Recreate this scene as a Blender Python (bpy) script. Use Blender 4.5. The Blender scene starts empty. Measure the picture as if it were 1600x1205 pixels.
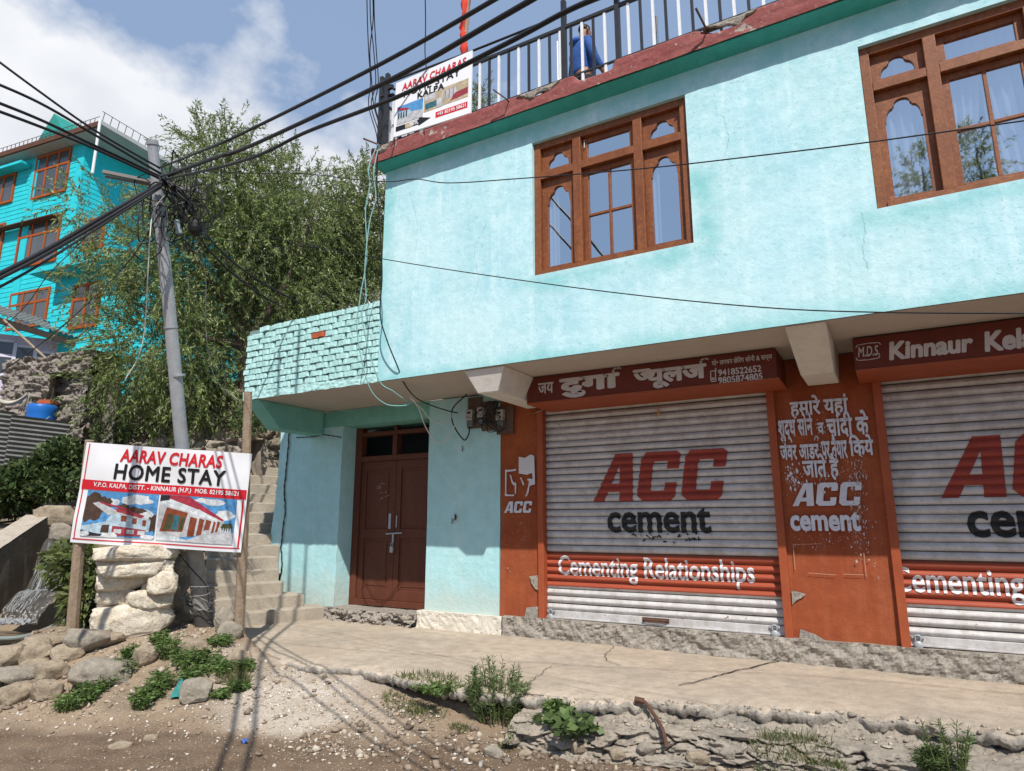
import bpy, bmesh, math, random
import numpy as np
from mathutils import Vector, Matrix
from mathutils.geometry import tessellate_polygon
random.seed(7)
RN = np.random.default_rng(11)
SC = bpy.context.scene
COL = SC.collection

# ---------------------------------------------------------------- camera
CAMZ = 1.6
FPX, YAW, PITCH = 1035.4, math.radians(30.09), math.radians(11.8)
cd = bpy.data.cameras.new('camera'); cam = bpy.data.objects.new('camera', cd); COL.objects.link(cam)
cam.location = (0, 0, CAMZ); cam.rotation_euler = (math.pi/2+PITCH, 0, YAW)
cd.sensor_width = 36; cd.lens = FPX/1600*36; cd.clip_start = .05; cd.clip_end = 2000
SC.camera = cam
# ---------------------------------------------------------------- light
SUNDIR = Vector((-.78, 1, -1.55)).normalized()
sl = bpy.data.lights.new('sun', 'SUN'); sl.energy = 4.7; sl.angle = math.radians(.5); sl.color = (1, .945, .86)
so = bpy.data.objects.new('sun', sl); COL.objects.link(so); so.location = (6, -8, 14)
so.rotation_euler = SUNDIR.to_track_quat('-Z', 'Y').to_euler()
W = bpy.data.worlds.new('World'); SC.world = W; W.use_nodes = True
nt = W.node_tree; N = nt.nodes; LK = nt.links; N.clear()
out = N.new('ShaderNodeOutputWorld'); bg = N.new('ShaderNodeBackground'); bg.inputs[1].default_value = .13
sky = N.new('ShaderNodeTexSky'); sky.sky_type = 'NISHITA'; sky.sun_disc = False
sky.sun_elevation = math.radians(50.7); sky.sun_rotation = math.radians(142); sky.altitude = 2500
sky.air_density = 1.0; sky.dust_density = 1.6; sky.ozone_density = 1.2
tc = N.new('ShaderNodeTexCoord')
def wmath(op, a, b=None):
    n = N.new('ShaderNodeMath'); n.operation = op
    for i, v in enumerate((a, b)):
        if v is None: continue
        if isinstance(v, (int, float)): n.inputs[i].default_value = v
        else: LK.new(v, n.inputs[i])
    return n.outputs[0]
sep = N.new('ShaderNodeSeparateXYZ'); LK.new(tc.outputs['Generated'], sep.inputs[0])
mp = N.new('ShaderNodeMapping'); mp.inputs['Scale'].default_value = (1, 1, 1.5); mp.inputs['Location'].default_value = (.31, .44, .9)
LK.new(tc.outputs['Generated'], mp.inputs[0])
n1 = N.new('ShaderNodeTexNoise'); n1.inputs['Scale'].default_value = 5.2; n1.inputs['Detail'].default_value = 9; n1.inputs['Roughness'].default_value = .55
LK.new(mp.outputs[0], n1.inputs[0])
n2 = N.new('ShaderNodeTexNoise'); n2.inputs['Scale'].default_value = 5.0; n2.inputs['Detail'].default_value = 6
LK.new(mp.outputs[0], n2.inputs[0])
# a bank of cumulus over the ridge ahead, thin veil everywhere, clear behind us
back = wmath('SUBTRACT', wmath('MULTIPLY', wmath('MINIMUM', sep.outputs[1], 0.), 1.5), wmath('MULTIPLY', wmath('MAXIMUM', wmath('ADD', sep.outputs[0], .28), 0.), 1.6))
md = wmath('ADD', wmath('ADD', wmath('MULTIPLY', wmath('SUBTRACT', .607, sep.outputs[2]), 4.6), back), wmath('ADD', wmath('MULTIPLY', wmath('SUBTRACT', n1.outputs[0], .5), 2.0), .22))
rp = N.new('ShaderNodeValToRGB'); rp.color_ramp.elements[0].position = .30; rp.color_ramp.elements[1].position = .68
rp.color_ramp.elements[0].color = (0, 0, 0, 1); rp.color_ramp.elements[1].color = (1, 1, 1, 1)
LK.new(md, rp.inputs[0])
cr = N.new('ShaderNodeValToRGB'); cr.color_ramp.elements[0].position = .3; cr.color_ramp.elements[1].position = .66
cr.color_ramp.elements[0].color = (4.3, 4.55, 5.1, 1); cr.color_ramp.elements[1].color = (6.3, 6.4, 6.6, 1)
LK.new(n2.outputs[0], cr.inputs[0])
mx = N.new('ShaderNodeMixRGB'); veil = N.new('ShaderNodeMixRGB'); veil.inputs[0].default_value = .66; veil.inputs[2].default_value = (2.45, 3.35, 4.9, 1); LK.new(sky.outputs[0], veil.inputs[1]); LK.new(rp.outputs[0], mx.inputs[0]); LK.new(veil.outputs[0], mx.inputs[1]); LK.new(cr.outputs[0], mx.inputs[2])
LK.new(mx.outputs[0], bg.inputs[0]); LK.new(bg.outputs[0], out.inputs[0])
vs = SC.view_settings; vs.view_transform = 'Standard'; vs.look = 'None'; vs.exposure = 0.24; vs.gamma = 1

# ---------------------------------------------------------------- where things stand
CAMP = np.array([0, 0, CAMZ])
_f = np.array([-math.sin(YAW)*math.cos(PITCH), math.cos(YAW)*math.cos(PITCH), math.sin(PITCH)])
_r = np.array([math.cos(YAW), math.sin(YAW), 0]); _u = np.cross(_r, _f)
def ray(x, y): return _f+_r*((x-800)/FPX)-_u*((y-602.5)/FPX)
def P(x, y, D): return CAMP+ray(x, y)*D
def PY(x, y, Y): d = ray(x, y); return CAMP+d*(Y/d[1])
def PZ(x, y, Z): d = ray(x, y); return CAMP+d*((Z-CAMZ)/d[2])
YU, YG, ZS = 6.01, 7.31, 3.30          # upper wall, ground floor wall, underside of the jetty

# ---------------------------------------------------------------- noise
def _h(ix, iy, s):
    n = (ix.astype(np.int64)*374761393+iy.astype(np.int64)*668265263+s*974711) & 0x7fffffff
    n = ((n ^ (n >> 13))*1274126177) & 0x7fffffff
    return ((n ^ (n >> 16)) & 0xffff)/65535.
def vn(x, y, s=0):
    x = np.asarray(x, float); y = np.asarray(y, float)
    ix = np.floor(x); iy = np.floor(y); fx = x-ix; fy = y-iy
    fx = fx*fx*(3-2*fx); fy = fy*fy*(3-2*fy)
    a = _h(ix, iy, s); b = _h(ix+1, iy, s); c = _h(ix, iy+1, s); d = _h(ix+1, iy+1, s)
    return (a*(1-fx)+b*fx)*(1-fy)+(c*(1-fx)+d*fx)*fy
def fbm(x, y, o=4, s=0):
    t = 0; a = .5; x = np.asarray(x, float); y = np.asarray(y, float)
    for i in range(o):
        t = t+a*(vn(x, y, s+i)-.5); x = x*2.03+1.7; y = y*2.03+3.1; a *= .5
    return t
def worley(x, y, s=0):
    x = np.asarray(x, float); y = np.asarray(y, float)
    ix = np.floor(x); iy = np.floor(y)
    ox = np.zeros(x.shape); oy = np.zeros(x.shape); f1 = np.full(x.shape, 9.); f2 = np.full(x.shape, 9.); cid = np.zeros(x.shape)
    for dx in (-1, 0, 1):
        for dy in (-1, 0, 1):
            jx = ix+dx; jy = iy+dy
            px = jx+.1+.8*_h(jx, jy, s); py = jy+.1+.8*_h(jx, jy, s+5)
            d = np.hypot(px-x, py-y); n = d < f1
            f2 = np.where(n, f1, np.minimum(f2, d)); cid = np.where(n, _h(jx, jy, s+9), cid); ox = np.where(n, x-px, ox); oy = np.where(n, y-py, oy); f1 = np.where(n, d, f1)
    worley.off = (ox, oy); return f1, f2, cid
def facets(x, y, s=0):                 # broken-stone facets: every cell a tilted plane
    f1, f2, cid = worley(x, y, s); ox, oy = worley.off; a = (cid*7919 % 1.)-.5; b = (cid*104729 % 1.)-.5
    return (cid-.5)+(a*ox+b*oy)*1.8, f2-f1
def sst(a, b, x):
    t = np.clip((np.asarray(x, float)-a)/(b-a), 0, 1); return t*t*(3-2*t)

# ---------------------------------------------------------------- materials
MATS = {}
def weather(name, base, var=None, rough=.85, nscale=1.6, streak=None, streakamt=.35, chips=None, chipscale=5., chipthr=.62,
            bump=.25, bscale=40., spec=.3, metal=0., stretch=(1, 1, 1), grain=None, attr=None, thr2=None, speck=None, big=None):
    if name in MATS: return MATS[name]
    m = bpy.data.materials.new(name); m.use_nodes = True; t = m.node_tree; nd = t.nodes; lk = t.links
    b = nd['Principled BSDF']; b.inputs['Roughness'].default_value = rough; b.inputs['Specular IOR Level'].default_value = spec; b.inputs['Metallic'].default_value = metal
    co = nd.new('ShaderNodeTexCoord')
    def noise(sc, det=6, st=None, ro=.6, loc=(0, 0, 0)):
        mpn = nd.new('ShaderNodeMapping'); mpn.inputs['Scale'].default_value = st or stretch; mpn.inputs['Location'].default_value = loc
        lk.new(co.outputs['Object'], mpn.inputs[0])
        n = nd.new('ShaderNodeTexNoise'); n.inputs['Scale'].default_value = sc; n.inputs['Detail'].default_value = det; n.inputs['Roughness'].default_value = ro
        lk.new(mpn.outputs[0], n.inputs[0]); return n.outputs[0]
    def ramp(v, a, bb):
        r = nd.new('ShaderNodeMapRange'); r.inputs[1].default_value = a; r.inputs[2].default_value = bb; lk.new(v, r.inputs[0]); return r.outputs[0]
    def mix(f, a, c, amt=1.):
        x = nd.new('ShaderNodeMixRGB')
        if amt != 1.:
            mm = nd.new('ShaderNodeMath'); mm.operation = 'MULTIPLY'; mm.inputs[1].default_value = amt; lk.new(f, mm.inputs[0]); f = mm.outputs[0]
        lk.new(f, x.inputs[0])
        for i, v in ((1, a), (2, c)):
            if isinstance(v, tuple): x.inputs[i].default_value = (*v, 1)
            else: lk.new(v, x.inputs[i])
        return x.outputs[0]
    if attr:
        at = nd.new('ShaderNodeAttribute'); at.attribute_name = attr; c = at.outputs['Color']
        if var: c = mix(ramp(noise(nscale), .35, .7), c, var, .5)
    else:
        c = mix(ramp(noise(nscale), .3, .7), base, var or tuple(v*.8 for v in base))
    if big: c = mix(ramp(noise(big[1], 4, (1, 1, 1), .5, (3, 1, 7)), .42, .68), c, big[0], big[2])
    if streak: c = mix(ramp(noise(2.2, 8, (4, 4, .22), .65, (5, 2, 1)), .48, .75), c, streak, streakamt)
    if grain: c = mix(ramp(noise(grain[1], 5, (1, 1, 1), .7), .4, .65), c, grain[0], grain[2])
    if speck: c = mix(ramp(noise(speck[1], 2, (1, 1, 1), .5, (9, 4, 2)), speck[3], speck[3]+.05), c, speck[0], speck[2])
    if chips: 
        cf = ramp(noise(chipscale, 8, (1, 1, 1), .62, (1, 9, 4)), chipthr, chipthr+.025)
        c = mix(cf, c, chips)
    lk.new(c, b.inputs['Base Color'])
    bp = nd.new('ShaderNodeBump'); bp.inputs['Strength'].default_value = bump; bp.inputs['Distance'].default_value = .02
    lk.new(noise(bscale, 7, (1, 1, 1), .65), bp.inputs['Height'])
    lk.new(bp.outputs[0], b.inputs['Normal'])
    MATS[name] = m; return m
def leafmat(name, attr='Col', rough=.5, trans=.35):
    m = bpy.data.materials.new(name); m.use_nodes = True; t = m.node_tree; nd = t.nodes; lk = t.links
    b = nd['Principled BSDF']; b.inputs['Roughness'].default_value = rough; b.inputs['Specular IOR Level'].default_value = .35
    a = nd.new('ShaderNodeAttribute'); a.attribute_name = attr; lk.new(a.outputs['Color'], b.inputs['Base Color'])
    tr = nd.new('ShaderNodeBsdfTranslucent'); lk.new(a.outputs['Color'], tr.inputs[0])
    mxs = nd.new('ShaderNodeMixShader'); mxs.inputs[0].default_value = trans
    lk.new(b.outputs[0], mxs.inputs[1]); lk.new(tr.outputs[0], mxs.inputs[2]); lk.new(mxs.outputs[0], nd['Material Output'].inputs[0]); return m
def glassmat(name, tint=(.8, .9, 1), refl=.55):
    m = bpy.data.materials.new(name); m.use_nodes = True; t = m.node_tree; nd = t.nodes; lk = t.links
    nd.remove(nd['Principled BSDF'])
    g = nd.new('ShaderNodeBsdfGlossy'); g.inputs['Roughness'].default_value = .015; g.inputs[0].default_value = (*tint, 1)
    tr = nd.new('ShaderNodeBsdfTransparent'); tr.inputs[0].default_value = (.85, .9, .95, 1)
    co = nd.new('ShaderNodeTexCoord'); n = nd.new('ShaderNodeTexNoise'); n.inputs['Scale'].default_value = 2.2; lk.new(co.outputs['Object'], n.inputs[0])
    bp = nd.new('ShaderNodeBump'); bp.inputs['Strength'].default_value = .05; bp.inputs['Distance'].default_value = .02; lk.new(n.outputs[0], bp.inputs['Height']); lk.new(bp.outputs[0], g.inputs['Normal'])
    x = nd.new('ShaderNodeMixShader'); x.inputs[0].default_value = refl
    lk.new(tr.outputs[0], x.inputs[1]); lk.new(g.outputs[0], x.inputs[2]); lk.new(x.outputs[0], nd['Material Output'].inputs[0]); return m

AQ = weather('aqua_plaster', (.41, .665, .745), (.52, .76, .82), nscale=1.7, streak=(.68, .86, .88), streakamt=.6, grain=((.25, .55, .61), 8., .42), speck=((.20, .44, .46), 30., .35, .63), big=((.54, .74, .70), .9, .45), chips=(.16, .36, .35), chipscale=11, chipthr=.745, bump=.35, bscale=13, rough=.92)
AQLOW = weather('aqua_plaster_worn', (.36, .62, .66), (.42, .68, .72), nscale=1.5, streak=(.55, .68, .66), streakamt=.5, grain=((.26, .50, .46), 5., .4), chips=(.30, .32, .28), chipscale=9, chipthr=.70, bump=.5, bscale=14, rough=.92)
AQGREEN = weather('green_bounce_plaster', (.16, .42, .36), (.20, .48, .43), nscale=2.2, streak=(.28, .52, .48), grain=((.10, .30, .25), 6., .35), bump=.3, bscale=20)  # green of light bounced under the jetty is put into this colour
COVE = weather('cove_green_paint', (.05, .40, .35), (.08, .46, .42), nscale=2.5, grain=((.03, .25, .22), 6., .4), bump=.3, bscale=20)
REDB = weather('red_cornice_paint', (.25, .065, .06), (.30, .105, .095), nscale=3.5, chips=(.36, .33, .30), chipscale=4.6, chipthr=.635, grain=((.18, .05, .05), 12., .6), speck=((.34, .22, .20), 26., .4, .64), bump=.5, bscale=22)
CONC = weather('concrete', (.37, .32, .26), (.46, .40, .33), nscale=2., grain=((.24, .21, .18), 9., .45), speck=((.20, .18, .15), 45., .5, .60), bump=.5, bscale=45)
ROUGHC = weather('rough_concrete', (.30, .27, .23), (.38, .34, .29), nscale=5., grain=((.18, .16, .14), 14., .6), speck=((.12, .11, .10), 40., .6, .58), bump=1.0, bscale=22)
SOFF = weather('soffit_plaster', (.42, .37, .32), (.48, .43, .38), nscale=1.8, grain=((.40, .36, .32), 5., .35), bump=.2, bscale=24)
CORB = weather('bracket_plaster', (.60, .57, .52), (.66, .63, .58), nscale=2.5, grain=((.45, .42, .38), 8., .4), bump=.25, bscale=24)
WOOD = weather('brown_window_wood', (.27, .092, .026), (.17, .050, .016), nscale=4., stretch=(2, 2, .3), grain=((.12, .032, .010), 22., .6), speck=((.40, .20, .09), 34., .3, .64), rough=.5, bump=.15, bscale=60, spec=.4)
WOODD = weather('dark_window_wood', (.16, .05, .018), (.13, .04, .014), nscale=5., grain=((.09, .03, .01), 16., .4), rough=.55, bump=.15, bscale=60)
DOORW = weather('brown_door_paint', (.13, .040, .021), (.10, .030, .016), nscale=3., stretch=(3, 3, .4), grain=((.075, .024, .013), 18., .5), chips=(.25, .12, .08), chipscale=16, chipthr=.76, rough=.6, bump=.2, bscale=50)
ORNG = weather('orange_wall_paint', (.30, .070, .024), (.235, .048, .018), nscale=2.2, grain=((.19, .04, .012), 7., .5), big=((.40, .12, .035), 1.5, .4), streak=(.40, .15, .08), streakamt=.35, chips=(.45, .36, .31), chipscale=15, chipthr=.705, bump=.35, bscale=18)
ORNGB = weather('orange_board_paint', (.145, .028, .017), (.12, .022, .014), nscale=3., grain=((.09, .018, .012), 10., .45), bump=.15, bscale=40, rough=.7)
ORNGT = weather('orange_rail_paint', (.34, .078, .026), (.28, .06, .02), nscale=4., grain=((.24, .055, .03), 14., .4), bump=.15, bscale=40, rough=.6)
SHUT = weather('white_shutter_paint', (.57, .56, .56), (.48, .47, .475), nscale=3., stretch=(.5, 1, 6), grain=((.30, .27, .24), 9., .6), streak=(.33, .27, .21), streakamt=.42, chips=(.18, .10, .06), chipscale=15, chipthr=.675, rough=.5, bump=.1, bscale=60, spec=.4)
SHUTO = weather('orange_shutter_paint', (.36, .075, .034), (.29, .055, .026), nscale=3., stretch=(.5, 1, 6), grain=((.25, .05, .03), 9., .4), chips=(.55, .5, .45), chipscale=15, chipthr=.75, rough=.55, bump=.1, bscale=60)
PRED = weather('red_sign_paint', (.31, .058, .042), (.25, .045, .034), nscale=6., chips=(.58, .55, .53), chipscale=20, chipthr=.70, bump=.1)
PBLK = weather('black_sign_paint', (.022, .024, .026), (.035, .036, .036), nscale=6., chips=(.5, .5, .5), chipscale=22, chipthr=.72, bump=.1)
PWHT = weather('white_sign_paint', (.62, .62, .65), (.54, .53, .56), nscale=8., chips=(.36, .10, .05), chipscale=20, chipthr=.70, bump=.1)
PWHW = weather('worn_white_paint', (.60, .62, .68), (.50, .50, .55), nscale=8., chips=(.30, .068, .022), chipscale=26, chipthr=.685, bump=.2)
BWHT = weather('banner_white', (.80, .81, .84), (.77, .78, .81), nscale=1.2, rough=.45, bump=.06, bscale=6, spec=.4)
BRED = weather('banner_red', (.60, .020, .035), (.57, .018, .03), rough=.45, bump=.03)
BBLK = weather('banner_black', (.013, .013, .015), (.016, .016, .018), rough=.45, bump=.03)
def prnt(name, c): return weather(name, tuple(min(.9, v*1.2+.01) for v in c), tuple(v*.55 for v in c), rough=.45, bump=.02, nscale=16., grain=(tuple(v*.5 for v in c), 60., .4))
def flat(name, c, rough=.6): return weather(name, c, tuple(v*.88 for v in c), rough=rough, bump=.05, nscale=14.)
BLKM = weather('black_metal', (.018, .019, .022), (.03, .03, .032), rough=.45, bump=.1, nscale=8., spec=.4)
WHTM = weather('white_metal', (.78, .79, .81), (.72, .73, .75), rough=.45, bump=.1, nscale=8., grain=((.55, .52, .5), 20., .25))
RUST = weather('rusty_steel', (.085, .045, .03), (.12, .06, .04), rough=.8, bump=.5, bscale=60, nscale=20.)
GALV = weather('galvanised_steel', (.42, .44, .47), (.34, .36, .38), rough=.5, metal=.25, nscale=6., grain=((.24, .25, .26), 14., .4), bump=.15, bscale=50)
TAR = weather('tarred_base', (.05, .05, .05), (.08, .075, .07), rough=.7, nscale=8., bump=.4)
CBL = weather('black_cable', (.012, .012, .014), (.02, .02, .022), rough=.55, bump=.05)
CWH = weather('white_wire', (.62, .64, .60), (.5, .5, .47), rough=.5, bump=.05)
CTL = weather('teal_wire', (.20, .42, .42), (.26, .48, .48), rough=.6, bump=.05)
CGR = weather('grey_wire', (.30, .30, .29), (.22, .22, .21), rough=.6, bump=.05)
STONE = weather('pale_stone', (.60, .54, .43), (.70, .66, .57), nscale=7., grain=((.33, .24, .14), 9., .6), speck=((.20, .16, .12), 50., .5, .60), bump=.9, bscale=18)
ROCK = weather('brown_rock', (.30, .235, .165), (.39, .33, .25), nscale=5., grain=((.13, .095, .06), 7., .7), speck=((.12, .10, .08), 50., .5, .6), bump=.9, bscale=20)
ROCKG = weather('grey_rock', (.27, .235, .185), (.34, .30, .245), nscale=5., grain=((.12, .105, .085), 7., .65), speck=((.42, .40, .37), 60., .4, .62), bump=.9, bscale=22)
RUBB = weather('rubble_wall', (.24, .21, .17), (.32, .28, .23), nscale=4., grain=((.12, .10, .085), 9., .6), bump=1., bscale=16)
BRKP = weather('aqua_painted_brick', (.40, .66, .65), (.50, .76, .75), nscale=5., grain=((.28, .50, .47), 12., .45), speck=((.16, .30, .28), 30., .5, .63), bump=.6, bscale=26)
MORT = weather('brick_mortar', (.14, .21, .20), (.20, .29, .27), nscale=9., bump=.8, bscale=30)
BRKR = weather('bare_red_brick', (.42, .10, .04), (.36, .08, .03), nscale=9., bump=.5)
POST = weather('weathered_post', (.30, .22, .15), (.38, .30, .22), nscale=6., stretch=(4, 4, .4), grain=((.17, .12, .08), 14., .5), bump=.5, bscale=40)
DARK = weather('dark_interior', (.012, .012, .012), (.015, .015, .015), bump=0)
CURT = weather('white_curtain', (.85, .86, .88), (.80, .81, .86), nscale=6., grain=((.45, .50, .60), 16., .25), bump=.1)
BARK = weather('bark', (.10, .078, .055), (.15, .12, .09), nscale=8., stretch=(3, 3, .5), bump=1., bscale=24)
GLASS = glassmat('window_glass', (.93, .98, 1), .70)
GLASSD = glassmat('dusty_glass', (.6, .65, .7), .18)
LEAF = leafmat('willow_leaf'); WEED = leafmat('weed_leaf', rough=.6, trans=.25)

# ---------------------------------------------------------------- builders
def tag(o, label=None, cat=None, group=None, kind=None):
    if label: o['label'] = label
    if cat: o['category'] = cat
    if group: o['group'] = group
    if kind: o['kind'] = kind
    return o
def thing(name, loc, label, cat, group=None):
    o = bpy.data.objects.new(name, None); COL.objects.link(o); o.location = Vector(loc); o.empty_display_size = .2
    return tag(o, label, cat, group)
def rootloc(p):
    l = Vector((0, 0, 0))
    while p is not None: l = l+p.location; p = p.parent
    return l
class MB:
    def __init__(s): s.v = []; s.f = []; s.m = []
    def add(s, vs, fs, m=0):
        b = len(s.v); s.v.extend([tuple(map(float, q)) for q in vs]); s.f.extend([tuple(b+i for i in q) for q in fs]); s.m.extend([m]*len(fs)); return s
    def box(s, x0, x1, y0, y1, z0, z1, m=0):
        return s.add([(x0, y0, z0), (x1, y0, z0), (x1, y1, z0), (x0, y1, z0), (x0, y0, z1), (x1, y0, z1), (x1, y1, z1), (x0, y1, z1)],
                     [(0, 3, 2, 1), (4, 5, 6, 7), (0, 1, 5, 4), (1, 2, 6, 5), (2, 3, 7, 6), (3, 0, 4, 7)], m)
    def obox(s, o, ax, ay, az, m=0):       # o corner + three edge vectors
        o, ax, ay, az = map(np.array, (o, ax, ay, az))
        q = [o, o+ax, o+ax+ay, o+ay]; q += [p+az for p in q]
        return s.add(q, [(0, 3, 2, 1), (4, 5, 6, 7), (0, 1, 5, 4), (1, 2, 6, 5), (2, 3, 7, 6), (3, 0, 4, 7)], m)
    def bar(s, a, b, w, h, m=0, up=(0, 0, 1)):
        a = np.array(a, float); b = np.array(b, float); d = b-a; d /= np.linalg.norm(d); sd = np.cross(d, up)
        if np.linalg.norm(sd) < 1e-4: sd = np.cross(d, (0, 1, 0))
        sd /= np.linalg.norm(sd); u2 = np.cross(sd, d)
        return s.obox(a-sd*w/2-u2*h/2, b-a, sd*w, u2*h, m)
    def tube(s, pts, r, n=6, m=0, caps=True):
        pts = [np.array(p, float) for p in pts]; k = len(pts); rs = r if hasattr(r, '__len__') else [r]*k
        vs = []; prev = None
        for i, p in enumerate(pts):
            t = pts[min(i+1, k-1)]-pts[max(i-1, 0)]; t /= (np.linalg.norm(t)+1e-9)
            if prev is None:
                a = np.array((0, 0, 1.)) if abs(t[2]) < .9 else np.array((1., 0, 0)); sd = np.cross(t, a)
            else: sd = prev-t*(prev@t)
            sd /= (np.linalg.norm(sd)+1e-9); prev = sd; u2 = np.cross(t, sd)
            for j in range(n):
                an = 2*math.pi*j/n; vs.append(p+rs[i]*(sd*math.cos(an)+u2*math.sin(an)))
        fs = [(i*n+j, i*n+(j+1) % n, (i+1)*n+(j+1) % n, (i+1)*n+j) for i in range(k-1) for j in range(n)]
        if caps: fs += [tuple(range(n-1, -1, -1)), tuple(range((k-1)*n, k*n))]
        return s.add(vs, fs, m)
    def grid(s, F, nu, nv, m=0):
        vs = [F(i/nu, j/nv) for j in range(nv+1) for i in range(nu+1)]
        return s.add(vs, [(j*(nu+1)+i, j*(nu+1)+i+1, (j+1)*(nu+1)+i+1, (j+1)*(nu+1)+i) for j in range(nv) for i in range(nu)], m)
    def poly(s, pts, m=0): return s.add(pts, [tuple(range(len(pts)))], m)
    def prism(s, pts2, x0, x1, m=0):      # closed outline in (y,z), swept along x
        k = len(pts2); vs = [(x0, y, z) for y, z in pts2]+[(x1, y, z) for y, z in pts2]
        return s.add(vs, [(i, (i+1) % k, k+(i+1) % k, k+i) for i in range(k)]+[tuple(range(k-1, -1, -1)), tuple(range(k, 2*k))], m)
    def ball(s, c, r, n=8, m=0, sq=(1, 1, 1)):
        vs = [(c[0]+r*sq[0]*math.sin(a)*math.cos(b), c[1]+r*sq[1]*math.sin(a)*math.sin(b), c[2]+r*sq[2]*math.cos(a)) for a in [math.pi*i/n for i in range(n+1)] for b in [2*math.pi*j/(2*n) for j in range(2*n)]]
        k = 2*n; return s.add(vs, [(i*k+j, (i+1)*k+j, (i+1)*k+(j+1) % k, i*k+(j+1) % k) for i in range(n) for j in range(k)], m)
    def build(s, name, mats, parent=None, loc=None, smooth=False, bevel=0, label=None):
        if not isinstance(mats, (list, tuple)): mats = [mats]
        L = rootloc(parent) if parent is not None else Vector(loc if loc is not None else (0, 0, 0))
        me = bpy.data.meshes.new(name); L3 = tuple(L)
        me.from_pydata([(a-L3[0], b-L3[1], c-L3[2]) for a, b, c in s.v], [], s.f)
        for m in mats: me.materials.append(m)
        if len(mats) > 1: me.polygons.foreach_set('material_index', s.m)
        if smooth: me.polygons.foreach_set('use_smooth', [True]*len(me.polygons))
        me.update(); o = bpy.data.objects.new(name, me); COL.objects.link(o)
        if parent is not None: o.parent = parent
        else: o.location = L
        if bevel:
            b = o.modifiers.new('bevel', 'BEVEL'); b.width = bevel; b.segments = 2; b.limit_method = 'ANGLE'
        if label: o['label'] = label
        return o
def npmesh(name, V, F, mats, parent=None, loc=None, smooth=False, col=None, mi=None):
    L = np.array(rootloc(parent) if parent is not None else (loc if loc is not None else (0, 0, 0)), float)
    me = bpy.data.meshes.new(name); V = np.asarray(V, float)-L; F = np.asarray(F, np.int32); k = F.shape[1]
    me.vertices.add(len(V)); me.vertices.foreach_set('co', V.astype(np.float32).ravel())
    me.loops.add(F.size); me.loops.foreach_set('vertex_index', F.ravel())
    me.polygons.add(len(F)); me.polygons.foreach_set('loop_start', np.arange(0, F.size, k, dtype=np.int32)); me.polygons.foreach_set('loop_total', np.full(len(F), k, np.int32))
    if not isinstance(mats, (list, tuple)): mats = [mats]
    for m in mats: me.materials.append(m)
    if mi is not None: me.polygons.foreach_set('material_index', np.asarray(mi, np.int32))
    me.update(calc_edges=True); me.validate()
    if col is not None:
        a = me.color_attributes.new('Col', 'FLOAT_COLOR', 'POINT'); c4 = np.ones((len(V), 4), np.float32); c4[:, :3] = col; a.data.foreach_set('color', c4.ravel())
    if smooth: me.polygons.foreach_set('use_smooth', [True]*len(me.polygons))
    o = bpy.data.objects.new(name, me); COL.objects.link(o)
    if parent is not None: o.parent = parent
    else: o.location = Vector(L)
    return o
def spline(pts, n=10):
    p = [np.array(q, float) for q in pts]; p = [2*p[0]-p[1]]+p+[2*p[-1]-p[-2]]; o = []
    for i in range(1, len(p)-2):
        for k in range(n):
            t = k/n; a, b, c, d = p[i-1:i+3]
            o.append(.5*((2*b)+(c-a)*t+(2*a-5*b+4*c-d)*t*t+(3*b-a-3*c+d)*t**3))
    o.append(p[-2]); return o
def gridfaces(nu, nv):
    i, j = np.meshgrid(np.arange(nu), np.arange(nv)); a = (j*(nu+1)+i).ravel()
    return np.stack([a, a+1, a+nu+2, a+nu+1], 1)
# ---- writing
def text_tris(s, offset=0., shear=0., res=3, sp=1.):
    cu = bpy.data.curves.new('w', 'FONT'); cu.body = s; cu.offset = b0 = 0. if 'M' in s else min(offset, .012); cu.shear = shear; cu.resolution_u = res; cu.space_character = sp
    o = bpy.data.objects.new('w', cu); COL.objects.link(o); dg = bpy.context.evaluated_depsgraph_get(); dg.update()
    me = o.evaluated_get(dg).to_mesh()
    v = np.array([q.co[:2] for q in me.vertices]); f = [tuple(q.vertices) for q in me.polygons]
    o.evaluated_get(dg).to_mesh_clear(); bpy.data.objects.remove(o); bpy.data.curves.remove(cu)
    v = np.concatenate([v, np.zeros((len(v), 1))], 1); e = offset-b0
    if e > .002:
        v0, f0 = v, list(f); k = 6 if len(s) < 24 else 4
        for i in range(k):
            a = math.pi*2*i/k+.3; q = v0+np.array((e*math.cos(a), e*math.sin(a), .00022*(i+1))); f = f+[tuple(len(v)+j for j in t) for t in f0]; v = np.concatenate([v, q])
    return v, f
def norm01(v, lo=None, hi=None):
    v = np.array(v, float); lo = v[:, :2].min(0); hi = v[:, :2].max(0); v[:, :2] = (v[:, :2]-lo)/(hi-lo); return v
def stroke(pts, w, n=8):                  # a brush stroke: ribbon with round ends
    p = [np.array(q, float) for q in pts]; V = []; Fq = []
    for a, b in zip(p[:-1], p[1:]):
        d = b-a; l = np.linalg.norm(d); d = d/(l+1e-9); q = np.array((-d[1], d[0]))*w/2; k = len(V); V += [a-q, b-q, b+q, a+q]; Fq.append((k, k+1, k+2, k+3))
    for a in p:
        k = len(V); V += [a+w/2*np.array((math.cos(2*math.pi*i/n), math.sin(2*math.pi*i/n))) for i in range(n)]; Fq.append(tuple(range(k, k+n)))
    return np.array(V), Fq
def outline(loops):
    tri = tessellate_polygon([[Vector((x, y, 0)) for x, y in l] for l in loops]); V = np.array([p for l in loops for p in l], float); return V, [tuple(t) for t in tri]
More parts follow.
